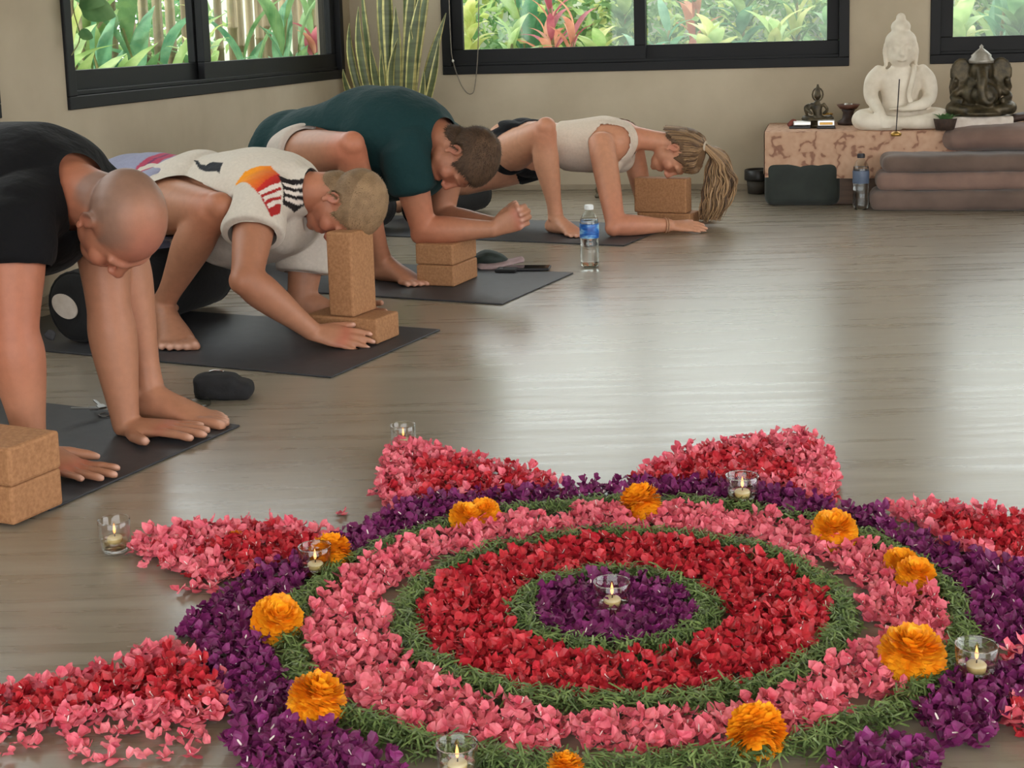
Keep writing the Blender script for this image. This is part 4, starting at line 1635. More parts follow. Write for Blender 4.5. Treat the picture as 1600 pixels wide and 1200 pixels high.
# ================================================================= man in the white football jersey
def man_jersey():
    root = empty('person', (-0.85, 3.9, 0), 'person in a white sports jersey resting the forehead on an upright cork block', 'person', 'people bowed on yoga mats')
    q = MB()
    pel, mid, c7 = P(232, 308, 4.24), P(355, 306, 4.11), P(472, 300, 3.96)
    rsh, lsh = P(402, 318, 3.86), P(486, 345, 4.13)
    rel, rwr = P(385, 437, 3.68), G(487, 517, .054)
    lel, lwr = P(470, 476, 4.06), P(524, 488, 4.06)
    torso(q, pel, mid, c7, UL, 1.0)
    for sh in (rsh, lsh):
        q.sweep([c7 - UF * .05, c7.lerp(sh, .5) - UF * .02, sh], [.066, .062, .056], n=14)
    add_arm(q, rsh, rel, rwr, 1.0)
    add_arm(q, lsh, lel, lwr, 0.98)
    n1, k1 = add_hand(q, rwr + V3((.004, 0, -.004)), G(560, 530, .028) - rwr, V3((.05, .62, -.78)), UL * .5 + V3((0, 0, 1)), .96, (0.06, 0.16, 0.1), 0.09, (0.85, 0.5, 0.05), fr=.92)
    n2, k2 = add_hand(q, lwr, V3((.93, -.36, .0)), V3((-.36, -.93, .0)), V3((0, 0, 1)), 1.0, (0.05, 0.12, 0.25), 0.1, (0.8, 0.5, 0.3))
    rhip, kn, an = P(228, 318, 4.13), P(334, 330, 3.83), P(254, 476, 3.96)
    add_leg(q, rhip, kn, an, 1.0, (-0.6, 0.4, 0))
    n3 = add_foot(q, an, (0.42, -0.9, 0), (1, 0.2, 0), 1.12)
    lhip = pel + UL * .1
    lkn = lhip - UF * .14 + V3((0, 0, -.31))
    add_leg(q, lhip, lkn, lkn - UF * .3 + V3((0, 0, -.02)), 1.0, (0, 0, 1))
    q.ell(pel - UF * .05 + V3((0, 0, .01)), (.15, .15, .12))
    hd = Head(q, P(541, 320, 3.93), (0.86, -0.47, -0.17), (-0.26, -0.1, -0.95), 1.0, c7, 0.056)
    me = fuse(q, BODY_VOX)
    w = body_weights(me, [(rwr + V3((.09, 0, -.02)), .12), (lwr + V3((.09, 0, 0)), .12), (hd.c, .13), (an + V3((.02, -.1, -.08)), .14)])
    relax(me, 14, w)
    relax(me, 2)
    hd.carve(me)
    ground(me, .0062)
    sp = hd.tints(SK, SK_RED, SK_LIP, srgb(170, 120, 84))
    sp += [(kn, .05, srgb(204, 118, 88), .55), (hd.L(0, .085, -.02), .06, srgb(188, 104, 84), .45), (c7, .07, srgb(200, 118, 90), .5), (rel, .07, SK_TAN, .5), (rsh, .1, SK_TAN, .5)]
    sp += [(p, .013, SK_RED, .4) for p in k1 + k2] + [(p, r, SK_NAIL, .8) for p, r in n1 + n2 + n3]
    paint(me, SK, sp)
    finish(me, 'body', M_SKIN, root)
    bvh = bvh_of(me)
    body_me = me
    hair_shell('hair', hd, me, 0.007, 0.003, srgb(98, 76, 54), srgb(160, 130, 98), root, M_HAIR, 9000, 0.009, 2, lift=.15)
    # jersey
    q = MB()
    torso(q, pel + UF * .16, mid, c7 - UF * .02, UL, 1.0, 0.024, 1, 0.015)
    q.sweep([c7 - UF * .06, c7.lerp(rsh, .5) - UF * .03, rsh], [.078, .082, .08], n=16)
    q.sweep([c7 - UF * .06, c7.lerp(lsh, .5) - UF * .03, lsh], [.078, .08, .076], n=16)
    u = rel - rsh
    q.sweep([rsh - u * .12, rsh + u * .15, rsh + u * .42], [.072, .082, .088], n=18, cap=False)
    u = lel - lsh
    q.sweep([lsh - u * .1, lsh + u * .25, lsh + u * .62], [.07, .08, .086], n=18, cap=False)
    q.sweep([mid - UF * .12 + V3((0, 0, -.08)), mid + UF * .05 + V3((0, 0, -.09)), mid.lerp(c7, .8) + V3((0, 0, -.075))], [(.13, .1), (.15, .125), (.13, .1)], side=UL, n=20)
    me = fuse(q, 0.0042)
    relax(me, 14)
    dress(me, bvh, .01)
    relax(me, 6)
    fold(me, 0.006, 10, UF + V3((0, 0, .8)), 0.3, 4.0)
    relax(me, 2)
    dress(me, bvh, .005, .05)
    v = get_v(me).astype(float)
    return root, me, v, dict(c7=c7, rsh=rsh, lsh=lsh, pel=pel, mid=mid, rhip=rhip, kn=kn, lhip=lhip, lkn=lkn, rel=rel, lel=lel, hd=hd, bvh=bvh)


def jersey_print(root, me, v, J):
    def uv(px, py, Y):
        return P(px, py, Y)
    c = np.tile(np.array(srgb(206, 196, 184)[:3]), (len(v), 1))
    # each print is flat artwork: outlined on the tangent plane of the cloth where it sits
    nn = get_n(me).astype(float)
    cloth = bvh_of(me)

    def tangent(px, py):
        r = ray(px, py).normalized()
        h, n_, _, _ = cloth.ray_cast(CC, r)
        near_ = np.linalg.norm(v - np.array(h), axis=1) < .05
        n_ = Vector(nn[near_].mean(0)).normalized()
        e1 = (UF - n_ * UF.dot(n_)).normalized()
        return h, n_, e1, n_.cross(e1)

    def flat(fr, px, py):
        h, n_, e1, e2 = fr
        r = ray(px, py)
        p = CC + r * ((h - CC).dot(n_) / r.dot(n_)) - h
        return p.dot(e1), p.dot(e2)

    def region(fr, poly, col):
        h, n_, e1, e2 = fr
        pl = [flat(fr, *p) for p in poly]
        x0, x1 = min(p[0] for p in pl), max(p[0] for p in pl)
        y0, y1 = min(p[1] for p in pl), max(p[1] for p in pl)
        d = v - np.array(h)
        A, B = d @ np.array(e1), d @ np.array(e2)
        ok = (np.abs(d @ np.array(n_)) < .07) & (nn @ np.array(n_) > .15) & (A > x0) & (A < x1) & (B > y0) & (B < y1)
        for i in np.nonzero(ok)[0]:
            if inside((A[i], B[i]), pl):
                c[i] = col(A[i], B[i]) if callable(col) else col[:3]

    F1, F2, F3 = tangent(408, 285), tangent(458, 300), tangent(325, 262)
    a0 = flat(F1, 372, 275)
    a1 = flat(F1, 440, 275)
    org, red, drk = np.array(srgb(238, 150, 40)[:3]), np.array(srgb(206, 52, 44)[:3]), np.array(srgb(110, 30, 40)[:3])

    def fan(a, b):
        t = min(1, max(0, (a - a0[0]) / (a1[0] - a0[0] + 1e-6)))
        return org * (1 - t) + red * t if t < .75 else red * (1 - (t - .75) * 2) + drk * ((t - .75) * 2)

    region(F1, [(370, 266), (384, 253), (404, 250), (424, 252), (438, 266), (442, 300), (440, 318), (424, 328), (404, 300)], fan)
    wht = srgb(226, 214, 206)
    for k in range(3):
        x = 404 + k * 7
        y = 300 + k * 8
        region(F1, [(x, y - 2), (x + 36 - k * 6, y - 22 + k * 1), (x + 38 - k * 6, y - 17 + k * 1), (x + 3, y + 3)], wht)
    blk = srgb(36, 30, 32)
    region(F2, [(437, 272), (440, 300), (437, 322), (470, 328), (480, 318), (478, 300), (486, 286), (498, 276), (490, 270), (470, 281), (452, 278)], blk)
    for k in range(3):
        region(F2, [(441, 285 + k * 12), (474, 291 + k * 11), (474, 297 + k * 11), (443, 291 + k * 12)], wht)
    # dark lettering block low on the back
    region(F3, [(303, 250), (308, 249), (313, 256), (322, 258), (330, 253), (349, 254), (343, 271), (338, 268), (322, 268), (311, 264), (308, 259)], srgb(40, 42, 48))
    # neckline and sleeve trim
    hd = J['hd']
    set_col(me, c)
    finish(me, 'jersey', M_CLOTH, root)
    q = MB()
    c7 = J['c7']
    ax = (hd.c - c7).normalized()
    Mx = ax.to_track_quat('Z', 'Y').to_matrix()
    o_ = c7 + ax * .02
    ring = []
    for a in np.linspace(0, 2 * PI, 25)[:-1]:
        d = Mx @ V3((math.cos(a), math.sin(a), -.25 + .0 * math.sin(a)))
        h = J['bvh'].ray_cast(o_, d.normalized())[0]
        ring.append((h if h is not None and (h - o_).length < .13 else o_ + d * .075) + d.normalized() * .004)
    for _ in range(2):
        ring = [(ring[k - 1] + ring[k] * 2 + ring[(k + 1) % 24]) / 4 for k in range(24)]
    ring.append(ring[0].copy())
    q.sweep(ring, [(.006, .004)] * 25, n=8, sub=2)
    me2 = q.mesh('collar')
    paint(me2, srgb(40, 36, 36))
    finish(me2, 'collar', M_CLOTH, root)
    # shorts with a pink waistband
    q = MB()
    pel, rhip, kn, lhip, lkn = J['pel'], J['rhip'], J['kn'], J['lhip'], J['lkn']
    q.sweep([pel - UF * .12, pel, pel + UF * .13], [(.12, .1), (.178, .136), (.165, .126)], side=UL, n=20)
    u = kn - rhip
    q.sweep([rhip - u * .1, rhip + u * .1, rhip + u * .3], [.1, .106, .108], n=18, cap=False)
    u = lkn - lhip
    q.sweep([lhip - u * .1, lhip + u * .2, lhip + u * .55], [.1, .104, .104], n=18, cap=False)
    me = fuse(q, .006)
    relax(me, 8)
    fold(me, 0.005, 12, UF, 0.4, 9)
    dress(me, J['bvh'], .0045)
    relax(me, 2)
    v = get_v(me).astype(float)
    t = (v - np.array(pel)) @ np.array(UF)
    c = np.tile(np.array(srgb(150, 152, 176)[:3]), (len(v), 1))
    c[(t > .06) & (t < .118)] = srgb(176, 70, 96)[:3]
    c[(t > .082) & (t < .092)] = srgb(120, 62, 96)[:3]
    set_col(me, c)
    finish(me, 'shorts', M_CLOTH, root)


# ================================================================= man in the teal shirt
def man_teal():
    root = empty('person', (-0.5, 4.75, 0), 'person in a teal t-shirt leaning both forearms on two stacked cork blocks', 'person', 'people bowed on yoga mats')
    q = MB()
    pel, mid, c7 = P(478, 238, 5.02), P(582, 198, 4.92), P(684, 218, 4.74)
    rsh, lsh = P(632, 240, 4.66), P(706, 226, 4.93)
    rel, rwr = P(662, 360, 4.70), P(772, 358, 4.66)
    lel, lwr = P(690, 342, 4.92), P(778, 352, 4.705)
    torso(q, pel, mid, c7, UL, 1.06)
    for sh in (rsh, lsh):
        q.sweep([c7 - UF * .05, c7.lerp(sh, .5) - UF * .02, sh], [.068, .066, .06], n=14)
    add_arm(q, rsh, rel, rwr, 1.02)
    add_arm(q, lsh, lel, lwr, 1.0)
    tight = ((1.0, 1.3, 0.6), (1.05, 1.35, 0.6), (1.1, 1.35, 0.6), (1.1, 1.3, 0.6))
    n1, k1 = add_hand(q, rwr, V3((.93, -.1, .38)), V3((-.1, 1, .0)), V3((0, 0, 1)), 1.0, curls=tight, spread=0.06, thumb_dir=(0.7, 0.35, 0.5))
    n2, k2 = add_hand(q, lwr, V3((.93, -.15, .36)), V3((0, -1, .05)), V3((0, 0, 1)), 1.0, curls=((0.8, 1.15, 0.9), (0.85, 1.2, 0.9), (0.85, 1.2, 0.9), (0.85, 1.2, 0.9)), spread=0.05, thumb_dir=(0.7, 0.35, 0.5))
    rhip, kn, an = P(462, 246, 4.88), P(548, 232, 4.58), P(598, 410, 4.78)
    add_leg(q, rhip, kn, an, 1.0, (-0.6, 0.4, 0))
    n3 = add_foot(q, an, (0.72, -0.69, 0), (.5, .5, 0), 1.0)
    lhip = pel + UL * .1
    lkn = lhip - UF * .25 + V3((0, 0, -.33))
    add_leg(q, lhip, lkn, lkn - UF * .4 + V3((0, 0, -.02)), 1.0, (0, 0, 1))
    q.ell(pel - UF * .05 + V3((0, 0, .01)), (.16, .16, .13))
    hd = Head(q, P(722, 246, 4.66), (0.88, -0.38, -0.22), (-0.33, -0.14, -0.93), 1.0, c7, 0.06)
    me = fuse(q, BODY_VOX)
    w = body_weights(me, [(rwr + V3((.08, 0, .03)), .14), (hd.c, .13), (an + V3((.08, -.08, -.08)), .14)])
    relax(me, 14, w)
    relax(me, 2)
    hd.carve(me)
    ground(me, .0062)
    sp = hd.tints(SK, SK_RED, SK_LIP, srgb(96, 66, 50))
    sp += [(kn, .055, srgb(212, 112, 84), .6), (hd.L(0, .085, -.02), .06, srgb(180, 104, 84), .4), (c7, .07, srgb(196, 112, 84), .5), (rel, .1, srgb(196, 116, 86), .6), (rsh, .1, SK_TAN, .5)]
    sp += [(p, .013, SK_RED, .4) for p in k1 + k2] + [(p, r, SK_NAIL, .7) for p, r in n1 + n2 + n3]
    paint(me, SK, sp)
    finish(me, 'body', M_SKIN, root)
    bvh = bvh_of(me)
    body_me = me
    hair_shell('hair', hd, me, 0.014, 0.005, srgb(50, 36, 27), srgb(98, 74, 55), root, M_HAIR, 9000, 0.013, 3)
    q = MB()
    torso(q, pel - UF * .01, mid, c7 - UF * .035, UL, 1.06, 0.03, 1, 0.01)
    q.sweep([c7 - UF * .07, c7.lerp(rsh, .5) - UF * .03, rsh], [.08, .086, .082], n=16)
    q.sweep([c7 - UF * .07, c7.lerp(lsh, .5) - UF * .03, lsh], [.08, .086, .08], n=16)
    u = rel - rsh
    q.sweep([rsh - u * .14, rsh + u * .12, rsh + u * .46], [.076, .086, .084], n=18, cap=False)
    u = lel - lsh
    q.sweep([lsh - u * .1, lsh + u * .2, lsh + u * .5], [.074, .082, .082], n=18, cap=False)
    q.sweep([mid - UF * .14 + V3((0, 0, -.08)), mid + V3((0, 0, -.13)), mid.lerp(c7, .75) + V3((0, 0, -.12))], [(.13, .1), (.15, .13), (.13, .1)], side=UL, n=20)
    me = fuse(q, CLOTH_VOX)
    relax(me, 34)
    dress(me, bvh, .012)
    relax(me, 10)
    fold(me, 0.009, 8, UL + V3((0.2, 0, .5)), 0.3, 14.0)
    relax(me, 2)
    dress(me, bvh, .005, .05)
    paint(me, srgb(26, 54, 56))
    finish(me, 'shirt', M_CLOTH, root)
    q = MB()
    q.sweep([pel - UF * .12, pel, pel + UF * .06], [(.12, .1), (.178, .132), (.165, .12)], side=UL, n=20)
    u = kn - rhip
    q.sweep([rhip - u * .12, rhip + u * .05, rhip + u * .22], [.1, .11, .114], n=18, cap=False)
    u = lkn - lhip
    q.sweep([lhip - u * .1, lhip + u * .2, lhip + u * .55], [.1, .106, .106], n=18, cap=False)
    me = fuse(q, .006)
    relax(me, 8)
    fold(me, 0.005, 12, UF, 0.4, 29)
    dress(me, bvh, .0045)
    relax(me, 2)
    paint(me, srgb(198, 186, 176))
    finish(me, 'shorts', M_CLOTH, root)


# ================================================================= woman in the cream top
def woman():
    root = empty('person', (0.3, 5.9, 0), 'person in a cream crop top and black shorts bowed onto a cork block', 'person', 'people bowed on yoga mats')
    q = MB()
    pel, mid, c7 = P(822, 232, 6.10), P(905, 224, 6.02), P(996, 216, 5.96)
    rsh, lsh = P(940, 226, 5.86), P(984, 214, 6.1)
    rel, rwr = G(962, 352, .05), G(1048, 352, .036)
    lel, lwr = P(1010, 330, 6.12), P(1068, 338, 6.08)
    s = 0.88
    pts = [pel - UF * .05, pel + UF * .03, pel.lerp(mid, .55), mid + V3((0, 0, -.01)), mid.lerp(c7, .5) + V3((0, 0, -.012)), mid.lerp(c7, .82), c7]
    def trunk(q, g, i0=0, i1=7):
        r = [(.11, .1), (.168, .125), (.118, .1), (.125, .108), (.14, .115), (.115, .085), (.055, .052)]
        q.sweep(pts[i0:i1], [(a + g, b_ + g) for a, b_ in r[i0:i1]], side=UL, n=24)
    trunk(q, 0)
    for sh in (rsh, lsh):
        q.sweep([c7 - UF * .05, c7.lerp(sh, .5) - UF * .02, sh], [.055, .053, .05], n=14)
        q.ell(mid.lerp(c7, .55) + UL * (.065 if sh is lsh else -.065) + V3((0.01, 0, -.085)), (.06, .06, .055))
    add_arm(q, rsh, rel, rwr, .95)
    add_arm(q, lsh, lel, lwr, .86)
    n1, k1 = add_hand(q, rwr, V3((.97, .02, -.08)), V3((0, .5, -.85)), V3((.1, .8, .4)), 0.9, (0.12, 0.2, 0.15), 0.05, (0.85, 0.45, 0.1), fr=.9)
    n2, k2 = add_hand(q, lwr, V3((.95, -.25, .02)), V3((0, -.6, -.8)), V3((0, -.6, .6)), 0.9, (0.12, 0.25, 0.2), 0.05, (0.85, 0.45, 0.1), fr=.9)
    rhip, kn, an = P(795, 240, 5.98), P(851, 206, 5.74), P(868, 336, 5.80)
    add_leg(q, rhip, kn, an, .96, (-0.6, 0.4, 0))
    n3 = add_foot(q, an, (.55, -.83, 0), (.8, .3, 0), .93)
    lhip, lkn = P(842, 246, 6.2), P(724, 287, 6.2)
    add_leg(q, lhip, lkn, lkn - UF * .36 + V3((0, .05, -.12)), .98, (0, 0, 1))
    q.ell(pel - UF * .05 - UL * .07 + V3((0, 0, .01)), (.11, .11, .115))
    q.ell(pel - UF * .05 + UL * .07 + V3((0, 0, .01)), (.11, .11, .115))
    hd = Head(q, P(1059, 238, 5.92), (0.88, -0.42, -0.14), (-0.22, -0.1, -0.95), 0.96, c7, 0.046)
    me = fuse(q, BODY_VOX)
    w = body_weights(me, [(rwr + V3((.08, 0, 0)), .13), (hd.c, .125), (an + V3((.06, -.08, -.08)), .13)])
    relax(me, 14, w)
    relax(me, 2)
    hd.carve(me)
    ground(me, .0062)
    skw = srgb(198, 142, 112)
    sp = hd.tints(skw, SK_RED, srgb(170, 84, 80), srgb(120, 88, 64))
    sp += [(kn, .05, srgb(204, 120, 92), .45), (rel, .12, srgb(196, 116, 90), .5), (c7, .08, srgb(198, 118, 90), .4), (rsh, .06, srgb(214, 150, 120), .3)]
    sp += [(p, r, SK_NAIL, .7) for p, r in n1 + n2 + n3]
    paint(me, skw, sp)
    finish(me, 'body', M_SKIN, root)
    bvh = bvh_of(me)
    body_me = me
    # cream crop top and black shorts: close-fitting cloth lifted off the body
    bv = get_v(me).astype(float)
    ax = (c7 - pel).normalized()
    ln = (c7 - pel).length
    t = ((bv - np.array(pel)) @ np.array(ax)) / ln
    lat = (bv - np.array(pel)) @ np.array(UL) - ((c7 - pel).dot(UL)) * t
    hgt = bv[:, 2] - (pel.z + (c7.z - pel.z) * t)
    tm = (mid - pel).dot(ax) / ln
    dl = np.abs(lat)
    upper = np.interp(dl, [0, .05, .075, .1, .14, .2], [.9, 1.04, 1.10, .80, .66, .62])       # straps rise beside the neck
    upper = np.where(hgt > .02, np.minimum(upper, np.interp(dl, [0, .03, .045, .075, .1, .14, .2], [.78, .86, 1.12, 1.12, .74, .66, .6])), upper)
    armfree = .152 - dl
    mask = np.minimum.reduce([(t - (tm - .17)) * ln, (upper - t) * ln, armfree * 1.0])
    mask[hgt < -.2] = -1
    me2 = skin_cloth('crop_top', me, mask, .007, M_CLOTH, root, None)
    relax(me2, 2)
    paint(me2, srgb(214, 198, 182))
    finish(me2, 'crop_top', M_CLOTH, root)
    u = lkn - lhip
    tl = ((bv - np.array(lhip)) @ np.array(u)) / u.length_squared
    dlg = np.linalg.norm(bv - (np.array(lhip) + tl[:, None] * np.array(u)), axis=1)
    u2 = kn - rhip
    tr = ((bv - np.array(rhip)) @ np.array(u2)) / u2.length_squared
    m_l = np.minimum((.34 - tl) * u.length, .125 - dlg)
    drg = np.linalg.norm(bv - (np.array(rhip) + tr[:, None] * np.array(u2)), axis=1)
    m_r = np.minimum(np.minimum((.1 - tr), (tr + .2)) * u2.length, .125 - drg)
    m_p = np.minimum(.24 - np.linalg.norm(bv - np.array(pel - UF * .05), axis=1), (.12 - tr) * u2.length)
    m_p = np.minimum(m_p, (.34 - tl) * u.length)
    band = np.minimum((.2 - t) * ln, .3)
    mask = np.minimum(band, np.maximum(np.maximum(m_l, m_r), m_p))
    mask[(bv[:, 2] < .1)] = -1
    me2 = skin_cloth('shorts', me, mask, .006, M_CLOTH, root, None)
    relax(me2, 2)
    paint(me2, srgb(24, 24, 28))
    finish(me2, 'shorts', M_CLOTH, root)
    # hair: combed back to a ponytail, every lock a tube of its own in one mesh
    tie = hd.L(0.012, -0.045, 0.118)
    sc = hair_shell('hair', hd, me, 0.008, 0.005, srgb(84, 62, 45), srgb(120, 92, 66), root, M_HAIR, 0, .01, 4, low=.008)
    q = MB()
    rr = random.Random(3)
    cols = []
    cA, cB = np.array(srgb(84, 60, 42)[:3]), np.array(srgb(184, 148, 108)[:3])
    # combed strands over the scalp
    for i in range(420):
        az = rr.uniform(-PI, PI)
        f0, r0 = math.cos(az), math.sin(az)
        sgn = 0.0 if f0 > 0 else 1.0
        a = hd.L(r0 * .077, -.012 + f0 * .096, (.05 if f0 > .5 else .03 if f0 > -.1 else .03 - .1 * min(1, (-.1 - f0) / .7)) + rr.uniform(-.006, .03))
        b_ = hd.L(r0 * .056, -.02 + f0 * .066, .105)
        e = tie + V3((rr.uniform(-.006, .006), rr.uniform(-.006, .006), rr.uniform(-.006, .006)))
        w0 = rr.uniform(.0016, .003)
        n0 = len(q.v)
        q.sweep([a, a.lerp(b_, .5) + (a.lerp(b_, .5) - hd.c).normalized() * .014, b_, e], [w0, w0 * 1.2, w0 * 1.2, w0], n=5, sub=3)
        k = rr.random() ** 1.4
        cols += [cA * (1 - k * .75) + cB * k * .75] * (len(q.v) - n0)
    me3 = q.mesh('combed_strands')
    set_col(me3, np.array(cols))
    finish(me3, 'combed_strands', M_HAIRL, root)['kind'] = 'stuff'
    q = MB()
    cols = []
    end = V3(G(1108, 352))
    for i in range(330):
        a = rr.uniform(0, 6.28)
        rad = math.sqrt(rr.random())
        ox, oy = math.cos(a) * rad, math.sin(a) * rad
        p0 = tie + V3((ox * .014, oy * .014, ox * .006))
        o1 = V3((ox * .035, oy * .04, oy * .028))
        p1 = P(1122, 243, 5.9) + o1
        p2 = P(1126 + ox * 4, 280, 5.9) + V3((ox * .058, oy * .06, rr.uniform(-.01, .01)))
        p3 = P(1118, 320, 5.9) + V3((ox * .055 + rr.uniform(-.01, .01), oy * .06, rr.uniform(-.01, .01)))
        p4 = P(1110, 345 - rr.random() ** 2 * 22, 5.9) + V3((ox * .045 + rr.uniform(-.012, .012), oy * .05, 0))
        p4.z = max(p4.z, .005)
        w0 = rr.uniform(.0016, .0034)
        n0 = len(q.v)
        ph, am = rr.uniform(0, 6.28), rr.uniform(.004, .013)
        wv = lambda p_, k_: p_ + V3((math.cos(ph + k_ * 2.1) * am, math.sin(ph * 1.3 + k_ * 1.7) * am, 0))
        q.sweep([p0, p1, wv(p1.lerp(p2, .5), 1), wv(p2, 2), wv(p2.lerp(p3, .5), 3), wv(p3, 4), p4], [w0, w0 * 1.2, w0 * 1.2, w0 * 1.2, w0 * 1.1, w0, w0 * .4], n=5, sub=3)
        k = rr.random()
        cols += [cA * (1 - k) + cB * k] * (len(q.v) - n0)
    me3 = q.mesh('ponytail')
    set_col(me3, np.array(cols))
    finish(me3, 'ponytail', M_HAIRL, root)['kind'] = 'stuff'
    q = MB()
    q.sweep([tie + hd.M @ V3((math.cos(a) * .017, math.sin(a) * .017, 0.004)) for a in np.linspace(0, 2 * PI, 13)], [.005] * 13, n=8, sub=2)
    me3 = q.mesh('hair_tie')
    paint(me3, srgb(196, 180, 160))
    finish(me3, 'hair_tie', M_CLOTH, root)
    q = MB()
    d = (rwr - rel).normalized()
    Mx = d.to_track_quat('Z', 'Y').to_matrix()
    b0 = rwr - d * .025
    q.sweep([b0 + Mx @ V3((math.cos(a) * .034, math.sin(a) * .03, 0)) for a in np.linspace(0, 2 * PI, 15)], [.0035] * 15, n=6, sub=2)
    q.sweep([b0 + d * .012 + Mx @ V3((math.cos(a) * .033, math.sin(a) * .029, 0.004 * math.cos(a))) for a in np.linspace(0, 2 * PI, 15)], [.003] * 15, n=6, sub=2)
    me3 = q.mesh('bracelet')
    paint(me3, srgb(196, 150, 120))
    finish(me3, 'bracelet', M_CLOTH, root)


man_black()
_j = man_jersey()
jersey_print(*_j)
man_teal()
woman()
# ------------------------------------------------------------------ mats, cork blocks, bolsters
AM = math.radians(-25.3)
UM = Vector((math.cos(AM), math.sin(AM), 0))
VM = Vector((-math.sin(AM), math.cos(AM), 0))
RM = Matrix((UM, VM, Vector((0, 0, 1)))).transposed()
M_MAT = noisy('rubber_mat', srgb(46, 47, 51), srgb(56, 57, 62), scale=30, rough=0.5, bmp=0.25, bscale=900, bdist=0.001, spec=0.45)
M_MATEDGE = plain('mat_edge', srgb(26, 26, 28), 0.7)
M_CORK = noisy('cork', srgb(152, 106, 70), srgb(174, 126, 86), scale=130, rough=0.8, bmp=0.25, bscale=260, bdist=0.0015, lo=0.35, hi=0.65)
M_BOLSTER = noisy('black_bolster_cloth', srgb(13, 14, 17), srgb(20, 21, 24), scale=20, rough=0.9, bmp=0.35, bscale=50, bdist=0.004, sheen=0.03)
MT = 0.005


def yoga_mat(far_right, label, width=0.585, length=1.75):
    """far_right: world position of the far corner of the right end"""
    c = Vector((far_right.x, far_right.y, 0)) - VM * (width / 2) - UM * (length / 2)
    root = empty('yoga_mat', c, label, 'yoga mat', 'dark yoga mats in a row')
    q = MB()
    q.box((0, 0, MT / 2 + .0004), (length, width, MT), RM, 0.0016)
    q.build('mat_sheet', M_MAT, root)
    return root


yoga_mat(G(375, 667), 'dark grey yoga mat under the person in black', length=1.12)
yoga_mat(G(688, 517), 'dark grey yoga mat under the person in the white jersey', length=1.3)
yoga_mat(G(896, 428), 'dark grey yoga mat under the person in teal', length=1.53)
yoga_mat(G(975, 385) + VM * .585, 'dark grey yoga mat under the person in the cream top')


def block(c, size, label, rot=None, z0=MT):
    root = empty('yoga_block', (c.x, c.y, z0), label, 'yoga block', 'cork yoga blocks')
    q = MB()
    q.box((0, 0, size[2] / 2 + .0006), size, rot or RM, 0.006)
    q.build('cork_body', M_CORK, root)
    return root


BZ = 0.071
p = G(22, 823, MT)
for k, w in enumerate(('lower', 'upper')):
    block(p - UM * .1175 + VM * .0625 + (UM * .004 - VM * .002) * k, (.235, .125, BZ), '%s cork block of the stack at the left photo edge beside the person in black' % w, None, MT + k * (BZ + .001))
p = G(590, 539, MT)
block(p - UM * .1175 + VM * .062, (.235, .124, BZ), 'flat cork block under the upright block in front of the person in the white jersey')
p = G(553, 497, MT + BZ)
block(p - UM * .04 + VM * .0625, (.08, .125, .237), 'upright cork block carrying the forehead of the person in the white jersey', None, MT + BZ + .001)
p = G(707, 449, MT)
r5 = Matrix.Rotation(math.radians(3), 3, 'Z') @ RM
for k, w in enumerate(('lower', 'upper')):
    block(p - UM * .07 + VM * .1 + (VM * .003 - UM * .003) * k, (.14, .2, BZ), '%s cork block of the stack under the forearms of the person in teal' % w, r5, MT + k * (BZ + .001))
p = G(1068, 337, MT + .055)
block(p - UM * .105 + VM * .115, (.235, .13, .055), 'flat cork block beneath the block at the forehead of the person in the cream top', None, MT)
block(p - UM * .122 + VM * .09, (.235, .076, .148), 'cork block standing on its side under the forehead of the person in the cream top', None, MT + .056)


def bolster(near, length, r, label, patch=False):
    """cylindrical cushion lying across the mat; near = centre of its near end, on the ground"""
    root = empty('bolster', (near.x, near.y, MT), label, 'bolster', 'black bolsters under the hips')
    M = Matrix((UM, Vector((0, 0, 1)), VM)).transposed()
    q = MB()
    prof = [(0, 0.012), (r * .55, 0.006), (r * .86, 0.004), (r * .97, 0.016), (r, 0.05), (r * 1.02, length * .5), (r, length - .05), (r * .97, length - .016), (r * .86, length - .004), (r * .5, length - .008), (0, length - .014)]
    q.lathe(prof, (0, 0, r + .001), 40, M)
    o = q.build('cushion', M_BOLSTER, root, True)
    for zz in (.012, length - .012):
        q = MB()
        ring = [M @ Vector((math.cos(a) * r * .95, math.sin(a) * r * .95, zz)) + Vector((0, 0, r + .001)) for a in np.linspace(0, 2 * PI, 25)]
        q.sweep(ring, [.004] * 25, n=6, sub=1)
        q.build('piping', M_BOLSTER, root, True)
    if patch:
        q = MB()
        pr = [(0, 0), (1, 0), (1, -.0022), (0, -.0028)]
        vs = []
        n = 36
        for k in range(n):
            a = 2 * PI * k / n
            x, y = math.cos(a) * .047, math.sin(a) * .033
            x, y = x * math.cos(-.42) - y * math.sin(-.42), x * math.sin(-.42) + y * math.cos(-.42)
            vs.append((x - .038, y + .0))
        P3 = [M @ Vector((x, y, 0.0025)) + Vector((0, 0, r + .001)) for x, y in vs] + [M @ Vector((x, y, .007)) + Vector((0, 0, r + .001)) for x, y in vs]
        fs = [tuple(range(n)), tuple(range(2 * n - 1, n - 1, -1))] + [(k, (k + 1) % n, n + (k + 1) % n, n + k) for k in range(n)]
        q.add(P3, fs)
        pt = q.build('label_patch', noisy('cream_patch', srgb(196, 184, 172), srgb(210, 200, 190), scale=40, rough=.9), root)
        q = MB()
        q.sweep([M @ Vector((-.085, -.075, -.004)) + Vector((0, 0, r)), M @ Vector((-.09, -.088, -.012)) + Vector((0, 0, r))], [(.014, .006), (.017, .006)], n=10)
        q.build('pull_tab', noisy('grey_tab', srgb(60, 60, 64), srgb(74, 74, 78), scale=20, rough=.8), root, True)
    return root


